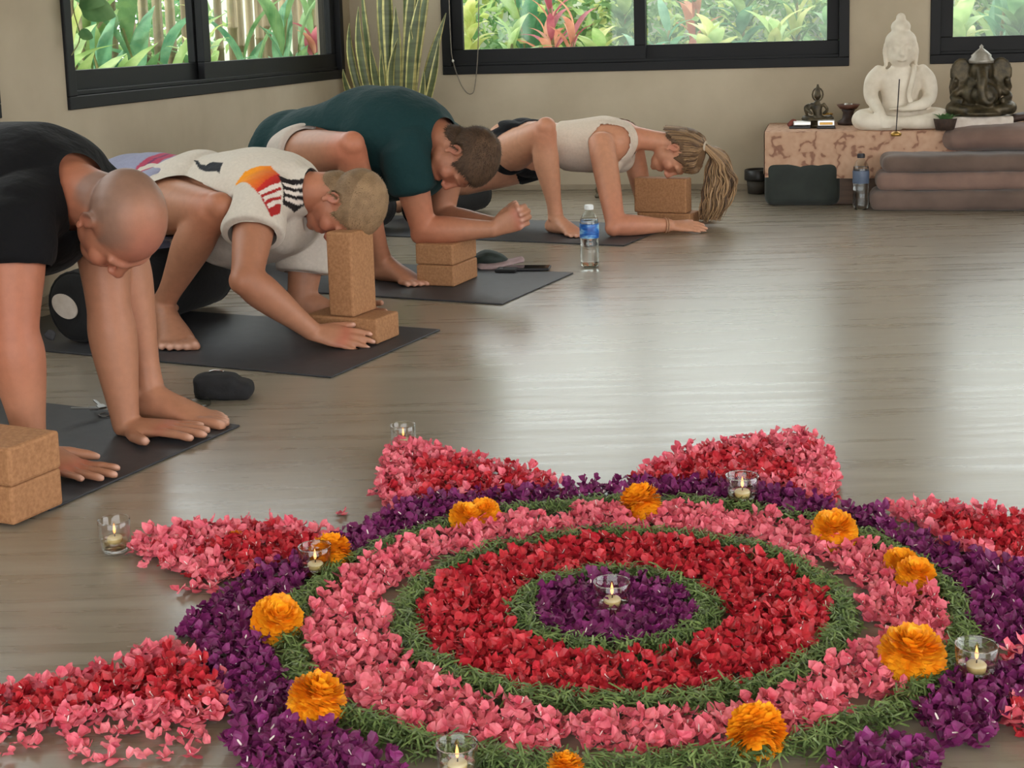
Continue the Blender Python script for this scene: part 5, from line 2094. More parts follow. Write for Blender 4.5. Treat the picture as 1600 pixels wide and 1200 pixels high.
b0 = G(112, 540, MT)
bolster(b0 + VM * .02, .62, .105, 'black bolster with an oval cream patch under the person in the white jersey', True)
bolster(G(620, 356, MT) - VM * .6 - UM * .10, .62, .1, 'black bolster under the hips of the person in teal')
bolster(G(700, 341, MT) - VM * .3, .62, .078, 'black bolster under the rear thigh of the person in the cream top')

# ------------------------------------------------------------------ small things on the floor
M_BLACKF = noisy('black_fabric', srgb(16, 16, 18), srgb(26, 26, 29), scale=40, rough=.85, bmp=.3, bscale=120, bdist=.002)
# black pouch
root = empty('pouch', G(350, 622), 'small black zip pouch on the floor between the two front mats', 'pouch')
q = MB()
q.box((-.015, 0, .031), (.105, .07, .06), Matrix.Rotation(.06, 3, 'Y'), .016)
q.box((.035, 0, .024), (.07, .064, .046), Matrix.Rotation(.25, 3, 'Y'), .014)
me = fuse(q, .004)
relax(me, 7)
fold(me, .004, 22, (1, 0, .3), .5)
v = get_v(me)
v[:, 2] = np.maximum(v[:, 2], .001)
set_v(me, v)
link('pouch_body', me, M_BLACKF, root, True)
q = MB()
q.sweep([(-.03, -.01, .068), (-.018, -.014, .0715), (0, -.016, .072), (.006, -.018, .07)], [.0022] * 4, n=6)
q.build('zip_pull', plain('chrome', srgb(200, 200, 200), .2, 1.0), root, True)
# keys / metal charm beside the person in black's hand
root = empty('keyring', G(166, 650, MT), 'small metal keyring on the mat behind the left hand of the person in black', 'keys')
M_STEEL = plain('dull_steel', srgb(130, 128, 126), .35, 1.0)
q = MB()
q.sweep([(math.cos(a) * .016, math.sin(a) * .016, .004) for a in np.linspace(0, 2 * PI, 15)], [.0018] * 15, n=6, sub=1)
q.build('ring', M_STEEL, root, True)
for k, (a, L_) in enumerate(((.4, .05), (2.2, .045), (3.6, .05))):
    q = MB()
    rot = Matrix.Rotation(a, 3, 'Z') @ Matrix.Rotation(-.15, 3, 'Y')
    q.box(rot @ Vector((.03, 0, .006 + .006 * k)), (.02, .018, .005), rot, .001)
    q.box(rot @ Vector((.03 + L_ * .5, 0, .006 + .006 * k)), (L_, .007, .003), rot, .0006)
    q.build('key', M_STEEL if k else M_BLACKF, root)
# clear cup lid behind the foot
root = empty('plastic_lid', G(306, 634), 'clear plastic lid on the floor beside the black pouch', 'lid')
q = MB()
q.lathe([(.03, .001), (.036, .002), (.036, .006), (.03, .016), (.0, .018)], n=28)
q.build('lid_shell', pane_mat('clear_plastic'), root, True)
# phone, folded cloth with glasses case behind the cork stack
M_PHONE = plain('phone_glass', srgb(14, 15, 18), .12)
root = empty('phone', G(826, 421, MT), 'black phone lying on the mat of the person in teal', 'phone')
q = MB()
q.box((0, 0, .0055), (.155, .074, .009), Matrix.Rotation(math.radians(-8), 3, 'Z'), .003)
q.build('case', plain('phone_case', srgb(28, 28, 31), .5), root)
q = MB()
q.box((0, 0, .0103), (.148, .068, .0008), Matrix.Rotation(math.radians(-8), 3, 'Z'))
q.build('screen', M_PHONE, root)
root = empty('wallet', G(792, 424, MT), 'thin black wallet left of the phone on the mat', 'wallet')
q = MB()
q.box((0, 0, .006), (.075, .06, .01), Matrix.Rotation(math.radians(-14), 3, 'Z'), .003)
q.build('cover', M_BLACKF, root)
q = MB()
q.box((-.02, -.0, .0115), (.012, .008, .002), Matrix.Rotation(math.radians(-14), 3, 'Z'), .0006)
q.build('snap', M_STEEL, root)
# dark green sunglasses pouch with a mauve cloth
root = empty('folded_cloth', G(772, 416, MT), 'dark green and mauve folded cloth behind the cork stack on the mat', 'cloth')
q = MB()
q.sweep([(-.075, 0, .02), (-.03, 0, .032), (.02, 0, .026), (.06, 0, .01)], [(.03, .018), (.045, .03), (.04, .022), (.015, .008)], side=(0, 1, 0), n=14)
me = fuse(q, .004)
v = get_v(me)
v[:, 2] = np.maximum(v[:, 2], .0005)
set_v(me, v)
link('green_pouch', me, noisy('dark_green_cloth', srgb(24, 34, 30), srgb(40, 52, 46), scale=40, rough=.7), root, True)
q = MB()
q.sweep([(-.05, -.05, .008), (.0, -.045, .011), (.05, -.02, .016), (.1, -.0, .022)], [(.03, .006), (.034, .008), (.026, .008), (.022, .01)], side=(0, 1, 0.2), n=12)
me = fuse(q, .003)
fold(me, .004, 30, (1, 0, 0), .3)
v = get_v(me)
v[:, 2] = np.maximum(v[:, 2], .0005)
set_v(me, v)
link('mauve_cloth', me, noisy('mauve_cloth', srgb(146, 124, 124), srgb(168, 146, 146), scale=40, rough=.9), root, True)

# ------------------------------------------------------------------ water bottles
M_PET = pane_mat('clear_pet')
M_WATER = glass_mat('water', (1, 1, 1, 1), 1.33)


def label_material():
    """blue wrap with a paler lettered patch and white wave"""
    m, nt, b = _nt('blue_label')
    v = coords(nt, 'Object', (1, 1, 1))
    sx = nt.nodes.new('ShaderNodeSeparateXYZ')
    nt.links.new(v, sx.inputs[0])
    n = tex_noise(nt, coords(nt, 'Object', (20, 20, 60)), 1.0, 2)
    col = ramp(nt, [(0.38, srgb(22, 78, 160)), (0.5, srgb(48, 116, 196)), (0.62, srgb(150, 200, 230))], n)
    nt.links.new(col, b.inputs['Base Color'])
    b.inputs['Roughness'].default_value = .35
    return m


M_LABEL = label_material()


def bottle(base, H, R_, label, cap_mat, label_mat, z0=0.0, water=0.88):
    root = empty('water_bottle', (base.x, base.y, z0), label, 'bottle')
    prof = [(0, .006), (R_ * .55, .004), (R_ * .8, .0005), (R_ * .97, H * .03), (R_, H * .08), (R_ * .99, H * .28), (R_ * .93, H * .325), (R_ * .985, H * .36), (R_ * .96, H * .42), (R_ * .985, H * .46), (R_ * 1.0, H * .7), (R_ * .93, H * .77), (R_ * .7, H * .85), (R_ * .42, H * .9), (R_ * .36, H * .915), (R_ * .36, H * .935)]
    q = MB()
    q.lathe(prof, n=32)
    q.build('shell', M_PET, root, True)
    q = MB()
    k = .965
    wp = [(0, .009)] + [(r * k, max(z, .008)) for r, z in prof[2:12] if z < H * water] + [(R_ * .9 * k, H * .775), (0, H * .775)]
    q.lathe(wp, n=32)
    q.build('water', M_WATER, root, True)
    q = MB()
    q.lathe([(R_ * 1.012, H * .475), (R_ * 1.02, H * .48), (R_ * 1.02, H * .695), (R_ * 1.012, H * .7)], n=32)
    q.build('wrap_label', label_mat, root, True)
    q = MB()
    q.lathe([(R_ * .47, H * .925), (R_ * .48, H * .93), (R_ * .44, H * .995), (R_ * .4, H), (0, H)], n=24)
    for a in range(16):
        t = 2 * PI * a / 16
        q.box((math.cos(t) * R_ * .465, math.sin(t) * R_ * .465, H * .96), (.0016, .0016, H * .05), Matrix.Rotation(t, 3, 'Z'))
    q.build('cap', cap_mat, root, False)
    return root


bottle(G(922, 417), .226, .0345, 'clear blue-labelled water bottle on the floor before the person in the cream top', plain('white_cap', srgb(226, 230, 230), .4), M_LABEL)

# ------------------------------------------------------------------ snake plant in the corner
M_SNAKE, nt_, bs_ = _nt('snake_plant_leaf')
at_ = nt_.nodes.new('ShaderNodeAttribute')
at_.attribute_name = 'tint'
v_ = coords(nt_, 'Object', (3, 3, 26))
n_ = tex_noise(nt_, v_, 1.5, 3)
mr_ = nt_.nodes.new('ShaderNodeMapRange')
nt_.links.new(n_, mr_.inputs[0])
mr_.inputs[1].default_value, mr_.inputs[2].default_value, mr_.inputs[3].default_value, mr_.inputs[4].default_value = .35, .65, .7, 1.25
ml_ = nt_.nodes.new('ShaderNodeVectorMath')
ml_.operation = 'SCALE'
nt_.links.new(at_.outputs['Color'], ml_.inputs[0])
nt_.links.new(mr_.outputs[0], ml_.inputs['Scale'])
nt_.links.new(ml_.outputs[0], bs_.inputs['Base Color'])
bs_.inputs['Roughness'].default_value = .4
sp0 = R(.34, -.34)
root = empty('snake_plant', sp0, 'variegated snake plant with tall yellow-edged leaves in the room corner', 'plant')
q = MB()
q.lathe([(0, .001), (.11, .001), (.12, .02), (.155, .25), (.165, .26), (.165, .29), (.15, .29), (.145, .25), (0, .25)], n=28)
q.build('pot', noisy('terracotta_pot', srgb(120, 92, 70), srgb(146, 112, 86), scale=12, rough=.8), root, True)
q = MB()
q.lathe([(0, .262), (.146, .255), (.146, .245), (0, .245)], n=20)
q.build('soil', noisy('soil', srgb(50, 40, 30), srgb(70, 56, 42), scale=60, rough=1, bmp=.6, bscale=90), root, True)
rs = random.Random(21)


def snake_leaf(base, tip, bend, width, face, twist):
    n = 12
    vs, fs, cs = [], [], []
    base, tip, bend = V3(base), V3(tip), V3(bend)
    ctrl = base.lerp(tip, .5) + bend
    g, y = np.array(srgb(84, 94, 58)[:3]), np.array(srgb(190, 182, 118)[:3])
    for i in range(n + 1):
        t = i / n
        p = base * (1 - t) ** 2 + ctrl * (2 * t * (1 - t)) + tip * t * t
        tg = ((ctrl - base) * (1 - t) + (tip - ctrl) * t).normalized()
        w = width * (.62 + .5 * math.sin(min(1, t * 1.25) * PI * .62)) * (1 if t < .7 else max(.03, (1 - (t - .7) / .3)) ** .75)
        s = V3((math.cos(face + twist * t), math.sin(face + twist * t), 0))
        s = (s - tg * s.dot(tg)).normalized()
        nn = tg.cross(s)
        for k in (-1, -.68, -.62, 0, .62, .68, 1):
            vs.append(p + s * (k * w * .5) + nn * (abs(k) ** 2 * w * .16))
            cs.append(y if abs(k) > .65 else g)
    for i in range(n):
        for k in range(6):
            fs.append((i * 7 + k, i * 7 + k + 1, (i + 1) * 7 + k + 1, (i + 1) * 7 + k))
    me = bpy.data.meshes.new('leaf')
    me.from_pydata(vs, [], fs)
    set_col(me, np.array(cs))
    o = link('leaf', me, M_SNAKE, root, True)
    md = o.modifiers.new('thickness', 'SOLIDIFY')
    md.thickness = .004


def lp(px, py, d=0.0):
    """point of the plant seen in the photo at px, py at the plant's depth, in plant coordinates"""
    p = P(px, py, sp0.y + d)
    return p - sp0


for (bx, tx, ty, w, d, bend) in (
    (600, 536, 108, .045, -.05, .02), (602, 546, 36, .05, .05, .03), (606, 565, -30, .06, .08, .02), (612, 590, -60, .07, .1, .0),
    (618, 605, -90, .07, -.02, -.01), (624, 628, -70, .065, .06, .0), (630, 650, -80, .06, .02, .0), (636, 668, -100, .06, .1, .01),
    (640, 676, -60, .06, -.04, .01), (642, 697, 20, .055, .0, -.015), (646, 686, 60, .05, -.08, -.01), (610, 578, 70, .05, -.1, .02),
    (622, 596, 78, .04, -.12, .0), (628, 640, 40, .05, -.1, .0), (616, 618, 10, .065, -.06, -.01), (634, 622, 60, .045, -.13, .01),
    (648, 662, 110, .04, -.14, -.01), (604, 560, 10, .055, .0, .02), (642, 660, -20, .06, -.1, 0), (632, 640, -30, .06, .14, 0),
):
    b_ = lp(622 + (bx - 622) * .9, 230, d * .5)
    b_.z = .25
    t_ = lp(tx, ty, d)
    snake_leaf(b_, t_, (DB * (bend * -3 + rs.uniform(-.07, .07))) + DN * rs.uniform(-.05, .03) + V3((0, 0, .05)), w * .78, BW + rs.uniform(-.5, .5), rs.uniform(-.6, .6))

# blind cord hanging from the back window, ivy sprig on the side window
root = empty('blind_cord', R(.60, -.02, ZB), 'thin blind cord looping below the left corner of the wide back window', 'cord')
M_CORD = noisy('beaded_cord', srgb(120, 112, 100), srgb(150, 142, 130), scale=40, rough=.6)
q = MB()
cp = [onb - R(.60, -.02, ZB) for onb in (R(.565, -.02, 1.3), R(.566, -.02, .82), R(.575, -.02, .70), R(.61, -.02, .585), R(.645, -.02, .53), R(.675, -.02, .525), R(.69, -.02, .56), R(.71, -.02, .7), R(.725, -.02, .95), R(.73, -.02, 1.3))]
q.sweep(cp, [.0028] * len(cp), n=6, sub=4)
q.build('cord_loop', M_CORD, root, True)
q = MB()
q.ell(R(.575, -.022, .70) - R(.60, -.02, ZB), (.007, .007, .008))
q.build('bead', plain('white_bead', srgb(225, 222, 215), .4), root, True)
vp = P(98, 20, 4.70) + DB * .05
root = empty('ivy_sprig', vp, 'small green creeper sprig at the left edge of the side window', 'plant')
q = MB()
q.sweep([(0, 0, .5), (.0, .02, .15), (-.01, .0, .02), (.0, .02, -.08), (-.02, -.02, -.14)], [.002] * 5, n=6)
q.build('stem', M_STEM, root, True)
for k, (x, z, s_, a) in enumerate(((.035, .015, .5, .3), (.01, .055, .55, 1.2), (.045, .05, .45, -.4), (.0, -.07, .22, .6), (.0, .12, .4, .9))):
    me = leaf_mesh('leaf', .12 * s_ / .5, .09 * s_ / .5, .3, .2, .4)
    me.materials.append(ML['mid'])
    o = bpy.data.objects.new('leaf', me)
    COL.objects.link(o)
    o.parent = root
    o.location = (x * .4, 0, z)
    o.rotation_euler = (1.2, .3, a)

# small dark carved foot-piece standing by the back wall behind the person in the cream top
root = empty('carved_ornament', G(940, 311) + DN * .02, 'small dark carved ornament by the wall behind the cream-top person', 'ornament')
q = MB()
q.sweep([(-.03, 0, .012), (.0, 0, .018), (.05, 0, .014)], [(.02, .01), (.026, .016), (.02, .012)], side=(0, 1, 0), n=12)
q.sweep([(-.012, 0, .02), (-.006, 0, .06), (.012, 0, .1), (.02, 0, .135)], [.014, .012, .016, .009], n=10)
q.ell((-.02, 0, .045), (.014, .012, .02))
me = fuse(q, .004)
link('ornament_body', me, noisy('dark_carving', srgb(52, 46, 34), srgb(92, 82, 60), scale=40, rough=.6, bmp=.4, bscale=120, bdist=.003), root, True)
# ------------------------------------------------------------------ altar and the things on and before it
def batik():
    m, nt, b = _nt('batik_cloth')
    v = coords(nt, 'Object', (1, 1, 1))
    wv = nt.nodes.new('ShaderNodeTexWave')
    wv.wave_type = 'RINGS'
    wv.inputs['Scale'].default_value = 9.0
    wv.inputs['Distortion'].default_value = 9.0
    wv.inputs['Detail'].default_value = 2.0
    wv.inputs['Detail Scale'].default_value = 1.6
    nt.links.new(v, wv.inputs['Vector'])
    vo = nt.nodes.new('ShaderNodeTexVoronoi')
    vo.feature = 'DISTANCE_TO_EDGE'
    vo.inputs['Scale'].default_value = 22
    nt.links.new(v, vo.inputs['Vector'])
    mul = nt.nodes.new('ShaderNodeMath')
    mul.operation = 'MULTIPLY_ADD'
    nt.links.new(wv.outputs['Fac'], mul.inputs[0])
    mul.inputs[1].default_value = .7
    nt.links.new(vo.outputs['Distance'], mul.inputs[2])
    col = ramp(nt, [(0.0, srgb(136, 98, 80)), (.13, srgb(150, 110, 90)), (.24, srgb(184, 146, 120)), (1.0, srgb(196, 160, 134))], mul.outputs[0])
    nt.links.new(col, b.inputs['Base Color'])
    b.inputs['Roughness'].default_value = .9
    return m


M_BATIK = batik()
AZ = .345                                   # altar height
AX0, AX1, AY0, AY1 = 2.06, 4.7, -.58, -.04   # in room coordinates


def on_altar(px, py, back=None):
    """room position on the altar top seen at photo point px, py"""
    p = G(px, py, AZ)
    return p


front_l = G(1195, 207, AZ)
root = empty('altar_table', R(2.6, -.3), 'low altar table covered with a brown batik cloth along the back wall', 'table')
fl = front_l - CORNER
AX0, AY0 = fl.dot(DB), fl.dot(DN)
AY1 = -.05
q = MB()
q.box(R((AX0 + AX1) / 2, (AY0 + AY1) / 2, AZ / 2 - .004), (AX1 - AX0 - .03, AY1 - AY0 - .03, AZ - .012), RW, .004)
world_child(q.build('table_body', noisy('dark_wood', srgb(70, 52, 40), srgb(96, 72, 54), scale=8, rough=.6, stretch=(1, 1, 6))), root)
# cloth: top and front drop with soft folds
q = MB()
nx, drop = 90, .2
vs = []
rows = [(AY1, AZ)] + [(AY0 + .012, AZ), (AY0 + .003, AZ - .004), (AY0, AZ - .012)] + [(AY0 - .004, AZ - .012 - drop * k / 6) for k in range(1, 7)]
for j, (y, z) in enumerate(rows):
    for i in range(nx + 1):
        x = AX0 + (AX1 - AX0) * i / nx
        wob = (.006 * math.sin(x * 23) + .004 * math.sin(x * 51 + 1)) * max(0, j - 3) / 6
        vs.append(R(x, y - abs(wob) - .002, z + .002 - (.008 * math.sin(x * 4.1) ** 2 if j == len(rows) - 1 else 0)))
fs = [(j * (nx + 1) + i, j * (nx + 1) + i + 1, (j + 1) * (nx + 1) + i + 1, (j + 1) * (nx + 1) + i) for j in range(len(rows) - 1) for i in range(nx)]
q.add(vs, fs)
b0 = len(q.v)
ve = []
for j in range(5):
    for i in range(13):
        y = AY0 + (AY1 - AY0) * i / 12
        ve.append(R(AX0 - .004 - .004 * abs(math.sin(i * 1.7)) * j / 4, y, AZ + .002 - drop * j / 4))
q.add(ve, [(j * 13 + i, (j + 1) * 13 + i, (j + 1) * 13 + i + 1, j * 13 + i + 1) for j in range(4) for i in range(12)])
world_child(q.build('batik_cloth', M_BATIK, None, True), root)

M_STONE = noisy('white_stone', srgb(214, 202, 184), srgb(236, 226, 210), scale=14, rough=.75, bmp=.2, bscale=90, bdist=.002)
M_BRONZE = noisy('aged_bronze', srgb(44, 40, 32), srgb(96, 84, 62), scale=30, rough=.45, bmp=.4, bscale=90, bdist=.003, metal=.5)
M_GOLD = noisy('brass', srgb(150, 112, 50), srgb(190, 150, 80), scale=20, rough=.3, metal=.8)
M_SILVER = plain('silver_foil', srgb(200, 198, 194), .3, .9)
M_DARK = noisy('black_lacquer', srgb(24, 22, 22), srgb(36, 34, 34), scale=20, rough=.4)


# --- seated stone statue: local axes x right (viewer), y away, z up; unit = statue height
def fig(root_loc, rz):
    return Matrix.Translation(root_loc) @ Matrix.Rotation(rz, 4, 'Z')


def stone_statue(loc, H, rz, label):
    root = empty('seated_statue', loc, label, 'statue', None, rz)
    q = MB()
    S = lambda *a: Vector(a) * H
    q.sweep([S(0, .02, .12), S(0, .03, .24), S(0, .025, .36), S(0, .02, .46), S(0, .02, .53)], [(.175 * H, .12 * H), (.15 * H, .105 * H), (.175 * H, .11 * H), (.19 * H, .095 * H), (.085 * H, .07 * H)], side=(1, 0, 0), n=24)
    q.sweep([S(0, .02, .5), S(0, .01, .58)], [.07 * H, .07 * H], n=14)
    q.ell(S(0, -.005, .665), (.112 * H, .112 * H, .152 * H), nu=24, nv=16)      # head
    q.ell(S(0, .01, .755), (.134 * H, .128 * H, .105 * H), nu=24, nv=14)        # hair cap
    q.ell(S(0, .02, .875), (.085 * H, .08 * H, .07 * H))                        # top knot
    q.ell(S(0, .02, .95), (.042 * H, .04 * H, .048 * H))
    q.sweep([S(0, -.106, .715), S(0, -.122, .67), S(0, -.132, .635)], [.014 * H, .017 * H, .025 * H], n=10)
    for sd in (-1, 1):
        q.sweep([S(sd * .018, -.112, .725), S(sd * .055, -.102, .738), S(sd * .092, -.07, .722)], [.009 * H] * 3, n=8)
        q.ell(S(sd * .05, -.096, .69), (.028 * H, .02 * H, .014 * H))
        q.sweep([S(sd * .122, .0, .73), S(sd * .134, -.002, .66), S(sd * .122, -.004, .545)], [.022 * H, .02 * H, .018 * H], n=10)
        q.sweep([S(sd * .16, .02, .5), S(sd * .23, .02, .42), S(sd * .25, .0, .31), S(sd * .235, -.03, .24)], [.068 * H, .07 * H, .064 * H, .058 * H], n=16)
    q.sweep([S(-.235, -.03, .25), S(-.21, -.11, .2), S(-.18, -.19, .15), S(-.16, -.24, .08)], [.056 * H, .05 * H, .04 * H, .032 * H], n=14)
    q.sweep([S(.235, -.03, .25), S(.17, -.12, .21), S(.06, -.17, .19)], [.056 * H, .05 * H, .04 * H], n=14)
    q.ell(S(.0, -.18, .178), (.085 * H, .05 * H, .026 * H))
    for k in range(4):
        q.sweep([S(-.175 + k * .022, -.235, .12), S(-.17 + k * .022, -.262, .07), S(-.165 + k * .02, -.262, .02)], [.012 * H, .012 * H, .008 * H], n=8)
        q.sweep([S(-.03, -.2 - .012 * k, .185), S(-.11, -.2 - .012 * k, .18)], [.011 * H, .009 * H], n=8)
    for zz in (.588, .604):
        q.sweep([S(-.036, -.108, zz), S(0, -.122, zz), S(.036, -.108, zz)], [.006 * H, .011 * H, .006 * H], n=8)
    # crossed legs
    q.sweep([S(.08, .05, .08), S(.28, -.04, .09), S(.33, -.12, .08), S(.2, -.2, .07), S(.02, -.24, .065), S(-.12, -.235, .08)], [.085 * H, .092 * H, .085 * H, .068 * H, .055 * H, .045 * H], n=16)
    q.sweep([S(-.08, .05, .08), S(-.28, -.04, .09), S(-.33, -.12, .08), S(-.2, -.19, .06), S(-.02, -.2, .05)], [.085 * H, .092 * H, .085 * H, .07 * H, .06 * H], n=16)
    q.ell(S(0, 0, .06), (.2 * H, .14 * H, .06 * H))
    me = fuse(q, H * .0095)
    relax(me, 3)
    v = get_v(me)
    v[:, 2] = np.maximum(v[:, 2], 0.0)
    set_v(me, v)
    link('figure', me, M_STONE, root, True)
    # robe edge over the shoulder and stone plinth
    q = MB()
    q.sweep([S(.11, -.0, .55), S(.105, -.085, .49), S(.085, -.105, .4), S(.065, -.1, .3), S(.08, -.12, .22)], [(.022 * H, .009 * H)] * 5, side=(1, 0, 0), n=10)
    q.build('robe_fold', M_STONE, root, True)
    return root


sb = P(1406, 207, 6.52)
stone_statue((sb.x, sb.y, AZ + .003), .535, BW + .05, 'white stone seated meditating figure in the middle of the altar')

# --- incense stick in a small holder in front of the statue
ib = G(1402, 214, AZ)
root = empty('incense_stick', R(0, 0), 'tall thin incense stick in a small holder before the white statue', 'incense')
root.location = (ib.x - .0, ib.y + .02, AZ + .003)
q = MB()
q.lathe([(0, 0), (.022, 0), (.024, .012), (.01, .02), (0, .02)], n=16)
q.build('holder', M_GOLD, root, True)
q = MB()
q.sweep([(0, 0, .018), (.006, 0, .13), (.012, 0, .245)], [.0022, .0026, .0026], n=7, sub=2)
q.build('stick', plain('incense', srgb(52, 44, 44), .9), root, True)

# --- small bronze figure with offerings at the left end
fb = G(1284, 202, AZ)
root = empty('bronze_figurine', (fb.x, fb.y + .09, AZ + .003), 'small dark bronze seated figurine with a round halo at the left of the altar', 'figurine', None, BW)
q = MB()
H = .225
S = lambda *a: Vector(a) * H
q.lathe([(0, 0), (.2 * H, 0), (.22 * H, .06 * H), (.17 * H, .12 * H), (.2 * H, .16 * H), (0, .17 * H)], n=20)
q.sweep([S(.02, 0, .15), S(.0, 0, .3), S(-.02, 0, .45), S(0, 0, .56)], [(.14 * H, .1 * H), (.09 * H, .08 * H), (.12 * H, .08 * H), (.05 * H, .045 * H)], side=(1, 0, 0), n=14)
q.ell(S(0, -.01, .68), (.075 * H, .075 * H, .09 * H))
q.sweep([S(0, 0, .74), S(0, 0, .82), S(0, 0, .92)], [.06 * H, .05 * H, .02 * H], n=10)
for sd in (-1, 1):
    q.sweep([S(sd * .12, 0, .5), S(sd * .2, -.02, .38), S(sd * .12, -.14, .3)], [.04 * H, .036 * H, .03 * H], n=10)
    q.sweep([S(sd * .08, 0, .18), S(sd * .27, -.06, .2), S(sd * .2, -.16, .18), S(0, -.2, .17)], [.07 * H, .07 * H, .055 * H, .04 * H], n=12)
q.sweep([S(-.2, 0, .2), S(-.26, 0, .42), S(-.18, .02, .5)], [.03 * H, .035 * H, .02 * H], n=8)
me = fuse(q, .0042)
link('figure', me, M_BRONZE, root, True)
q = MB()
q.sweep([S(math.cos(a) * .11, .05, .7 + math.sin(a) * .14) for a in np.linspace(0, 2 * PI, 15)], [.018 * H] * 15, n=6, sub=1)
q.build('halo', M_BRONZE, root, True)

gb = G(1292, 196, AZ)
root = empty('brass_cup', (gb.x, gb.y + .02, AZ + .003), 'small brass offering cup in front of the bronze figurine', 'cup')
q = MB()
q.lathe([(0, 0), (.024, 0), (.02, .008), (.028, .03), (.034, .055), (.032, .056), (.026, .03), (0, .012)], n=20)
q.build('bowl', M_GOLD, root, True)

M_TRAY = M_DARK
for lab, px, kind in (('black tray holding two silver tealights at the left end of the altar', 1252, 0), ('black box lined with silver foil right of the silver tealights', 1293, 1)):
    b_ = G(px, 202, AZ)
    root = empty('altar_tray', (b_.x, b_.y + .03, AZ + .003), lab, 'tray', None, BW)
    q = MB()
    q.box((0, 0, .006), (.1 if kind == 0 else .085, .06, .012), None, .003)
    q.build('tray_base', M_TRAY, root)
    q = MB()
    if kind == 0:
        q.box((.01, 0, .024), (.082, .045, .022), None, .004)
        q.build('foil_dish', M_SILVER, root)
        q = MB()
        q.sweep([(-.052, -.01, .016), (-.03, 0, .03), (-.02, .0, .02)], [(.012, .008), (.016, .01), (.008, .006)], n=10)
        q.build('dried_flower', noisy('rust_petal', srgb(96, 44, 36), srgb(130, 66, 52), scale=60, rough=.8), root, True)
    else:
        q.box((0, 0, .026), (.08, .05, .028), None, .003)
        q.build('foil_box', M_SILVER, root)
        q = MB()
        q.box((0, -.0255, .024), (.06, .003, .012), None, .001)
        q.build('front_band', M_GOLD, root)

wb = G(1330, 197, AZ)
root = empty('candle_stand', (wb.x, wb.y + .06, AZ + .003), 'dark wooden candle stand with a shallow dish left of the white statue', 'candle holder', None, BW)
q = MB()
q.lathe([(0, 0), (.05, 0), (.052, .015), (.03, .03), (.026, .06), (.034, .075), (0, .076)], n=20)
q.build('foot', noisy('carved_wood', srgb(46, 32, 28), srgb(74, 52, 44), scale=20, rough=.6), root, True)
q = MB()
q.lathe([(0, .0765), (.04, .078), (.056, .098), (.054, .1), (.038, .084), (0, .083)], n=24)
q.build('dish', noisy('red_wood', srgb(92, 60, 50), srgb(116, 80, 66), scale=20, rough=.6), root, True)
q = MB()
q.lathe([(0, .084), (.02, .084), (.02, .104), (0, .105)], n=16)
q.build('tealight', M_SILVER, root, True)

# --- elephant-headed bronze figure on a white cloth at the right
eb = G(1545, 204, AZ)
root = empty('elephant_statue', (eb.x, eb.y + .12, AZ + .003), 'dark bronze elephant-headed seated statue on a white cloth at the right of the altar', 'statue', None, BW)
H = .36
S = lambda *a: Vector(a) * H
q = MB()
q.sweep([S(0, .02, .26), S(0, .02, .45), S(0, .02, .6)], [(.24 * H, .16 * H), (.25 * H, .17 * H), (.2 * H, .14 * H)], side=(1, 0, 0), n=20)
q.ell(S(.03, -.13, .42), (.17 * H, .13 * H, .15 * H))
q.ell(S(0, -.02, .72), (.15 * H, .14 * H, .16 * H))
q.sweep([S(0, -.12, .74), S(0, -.2, .62), S(-.01, -.23, .48), S(.02, -.24, .36), S(.09, -.24, .33), S(.13, -.22, .38)], [.075 * H, .065 * H, .055 * H, .045 * H, .038 * H, .03 * H], n=14)
for sd in (-1, 1):
    q.ell(S(sd * .25, .0, .72), (.13 * H, .03 * H, .18 * H), Matrix.Rotation(sd * -.2, 3, 'Y'))
    q.ell(S(sd * .06, -.15, .76), (.018 * H, .012 * H, .012 * H))
    q.sweep([S(sd * .07, -.15, .62), S(sd * .11, -.22, .57)], [.02 * H, .01 * H], n=8)
    q.sweep([S(sd * .2, .02, .58), S(sd * .33, -.02, .5), S(sd * .31, -.08, .62)], [.05 * H, .045 * H, .035 * H], n=12)
    q.sweep([S(sd * .2, .0, .52), S(sd * .34, -.06, .4), S(sd * .24, -.16, .36)], [.05 * H, .048 * H, .036 * H], n=12)
    q.sweep([S(sd * .1, 0, .26), S(sd * .34, -.06, .26), S(sd * .28, -.17, .25), S(0, -.2, .24)], [.09 * H, .09 * H, .07 * H, .05 * H], n=14)
q.lathe([(0, .16 * H), (.3 * H, .16 * H), (.33 * H, .2 * H), (.28 * H, .25 * H), (0, .26 * H)], n=24)
me = fuse(q, .0058)
relax(me, 2)
link('figure', me, M_BRONZE, root, True)
q = MB()
q.lathe([(.15 * H, .82 * H), (.155 * H, .86 * H), (.12 * H, .9 * H), (.125 * H, .92 * H), (.07 * H, .97 * H), (.02 * H, 1.01 * H), (.025 * H, 1.03 * H), (0, 1.06 * H)], (0, 0, 0), 20)
q.build('crown', noisy('tin_crown', srgb(140, 134, 124), srgb(182, 176, 166), scale=30, rough=.4, metal=.4), root, True)
q = MB()
q.sweep([S(math.cos(a) * .36, .06, .52 + math.sin(a) * .33) for a in np.linspace(0, 2 * PI, 25)], [.02 * H] * 25, n=8, sub=1)
q.build('backing_ring', M_BRONZE, root, True)
q = MB()
q.box((0, 0, .03), (.27, .16, .058), None, .012)
me = fuse(q, .006)
fold(me, .006, 18, (0, 0, 1), .2)
v = get_v(me)
v[:, 2] = np.clip(v[:, 2], 0.0, .0575)
set_v(me, v)
link('white_cloth', me, noisy('white_cloth', srgb(206, 192, 180), srgb(222, 212, 202), scale=30, rough=.9), root, True)

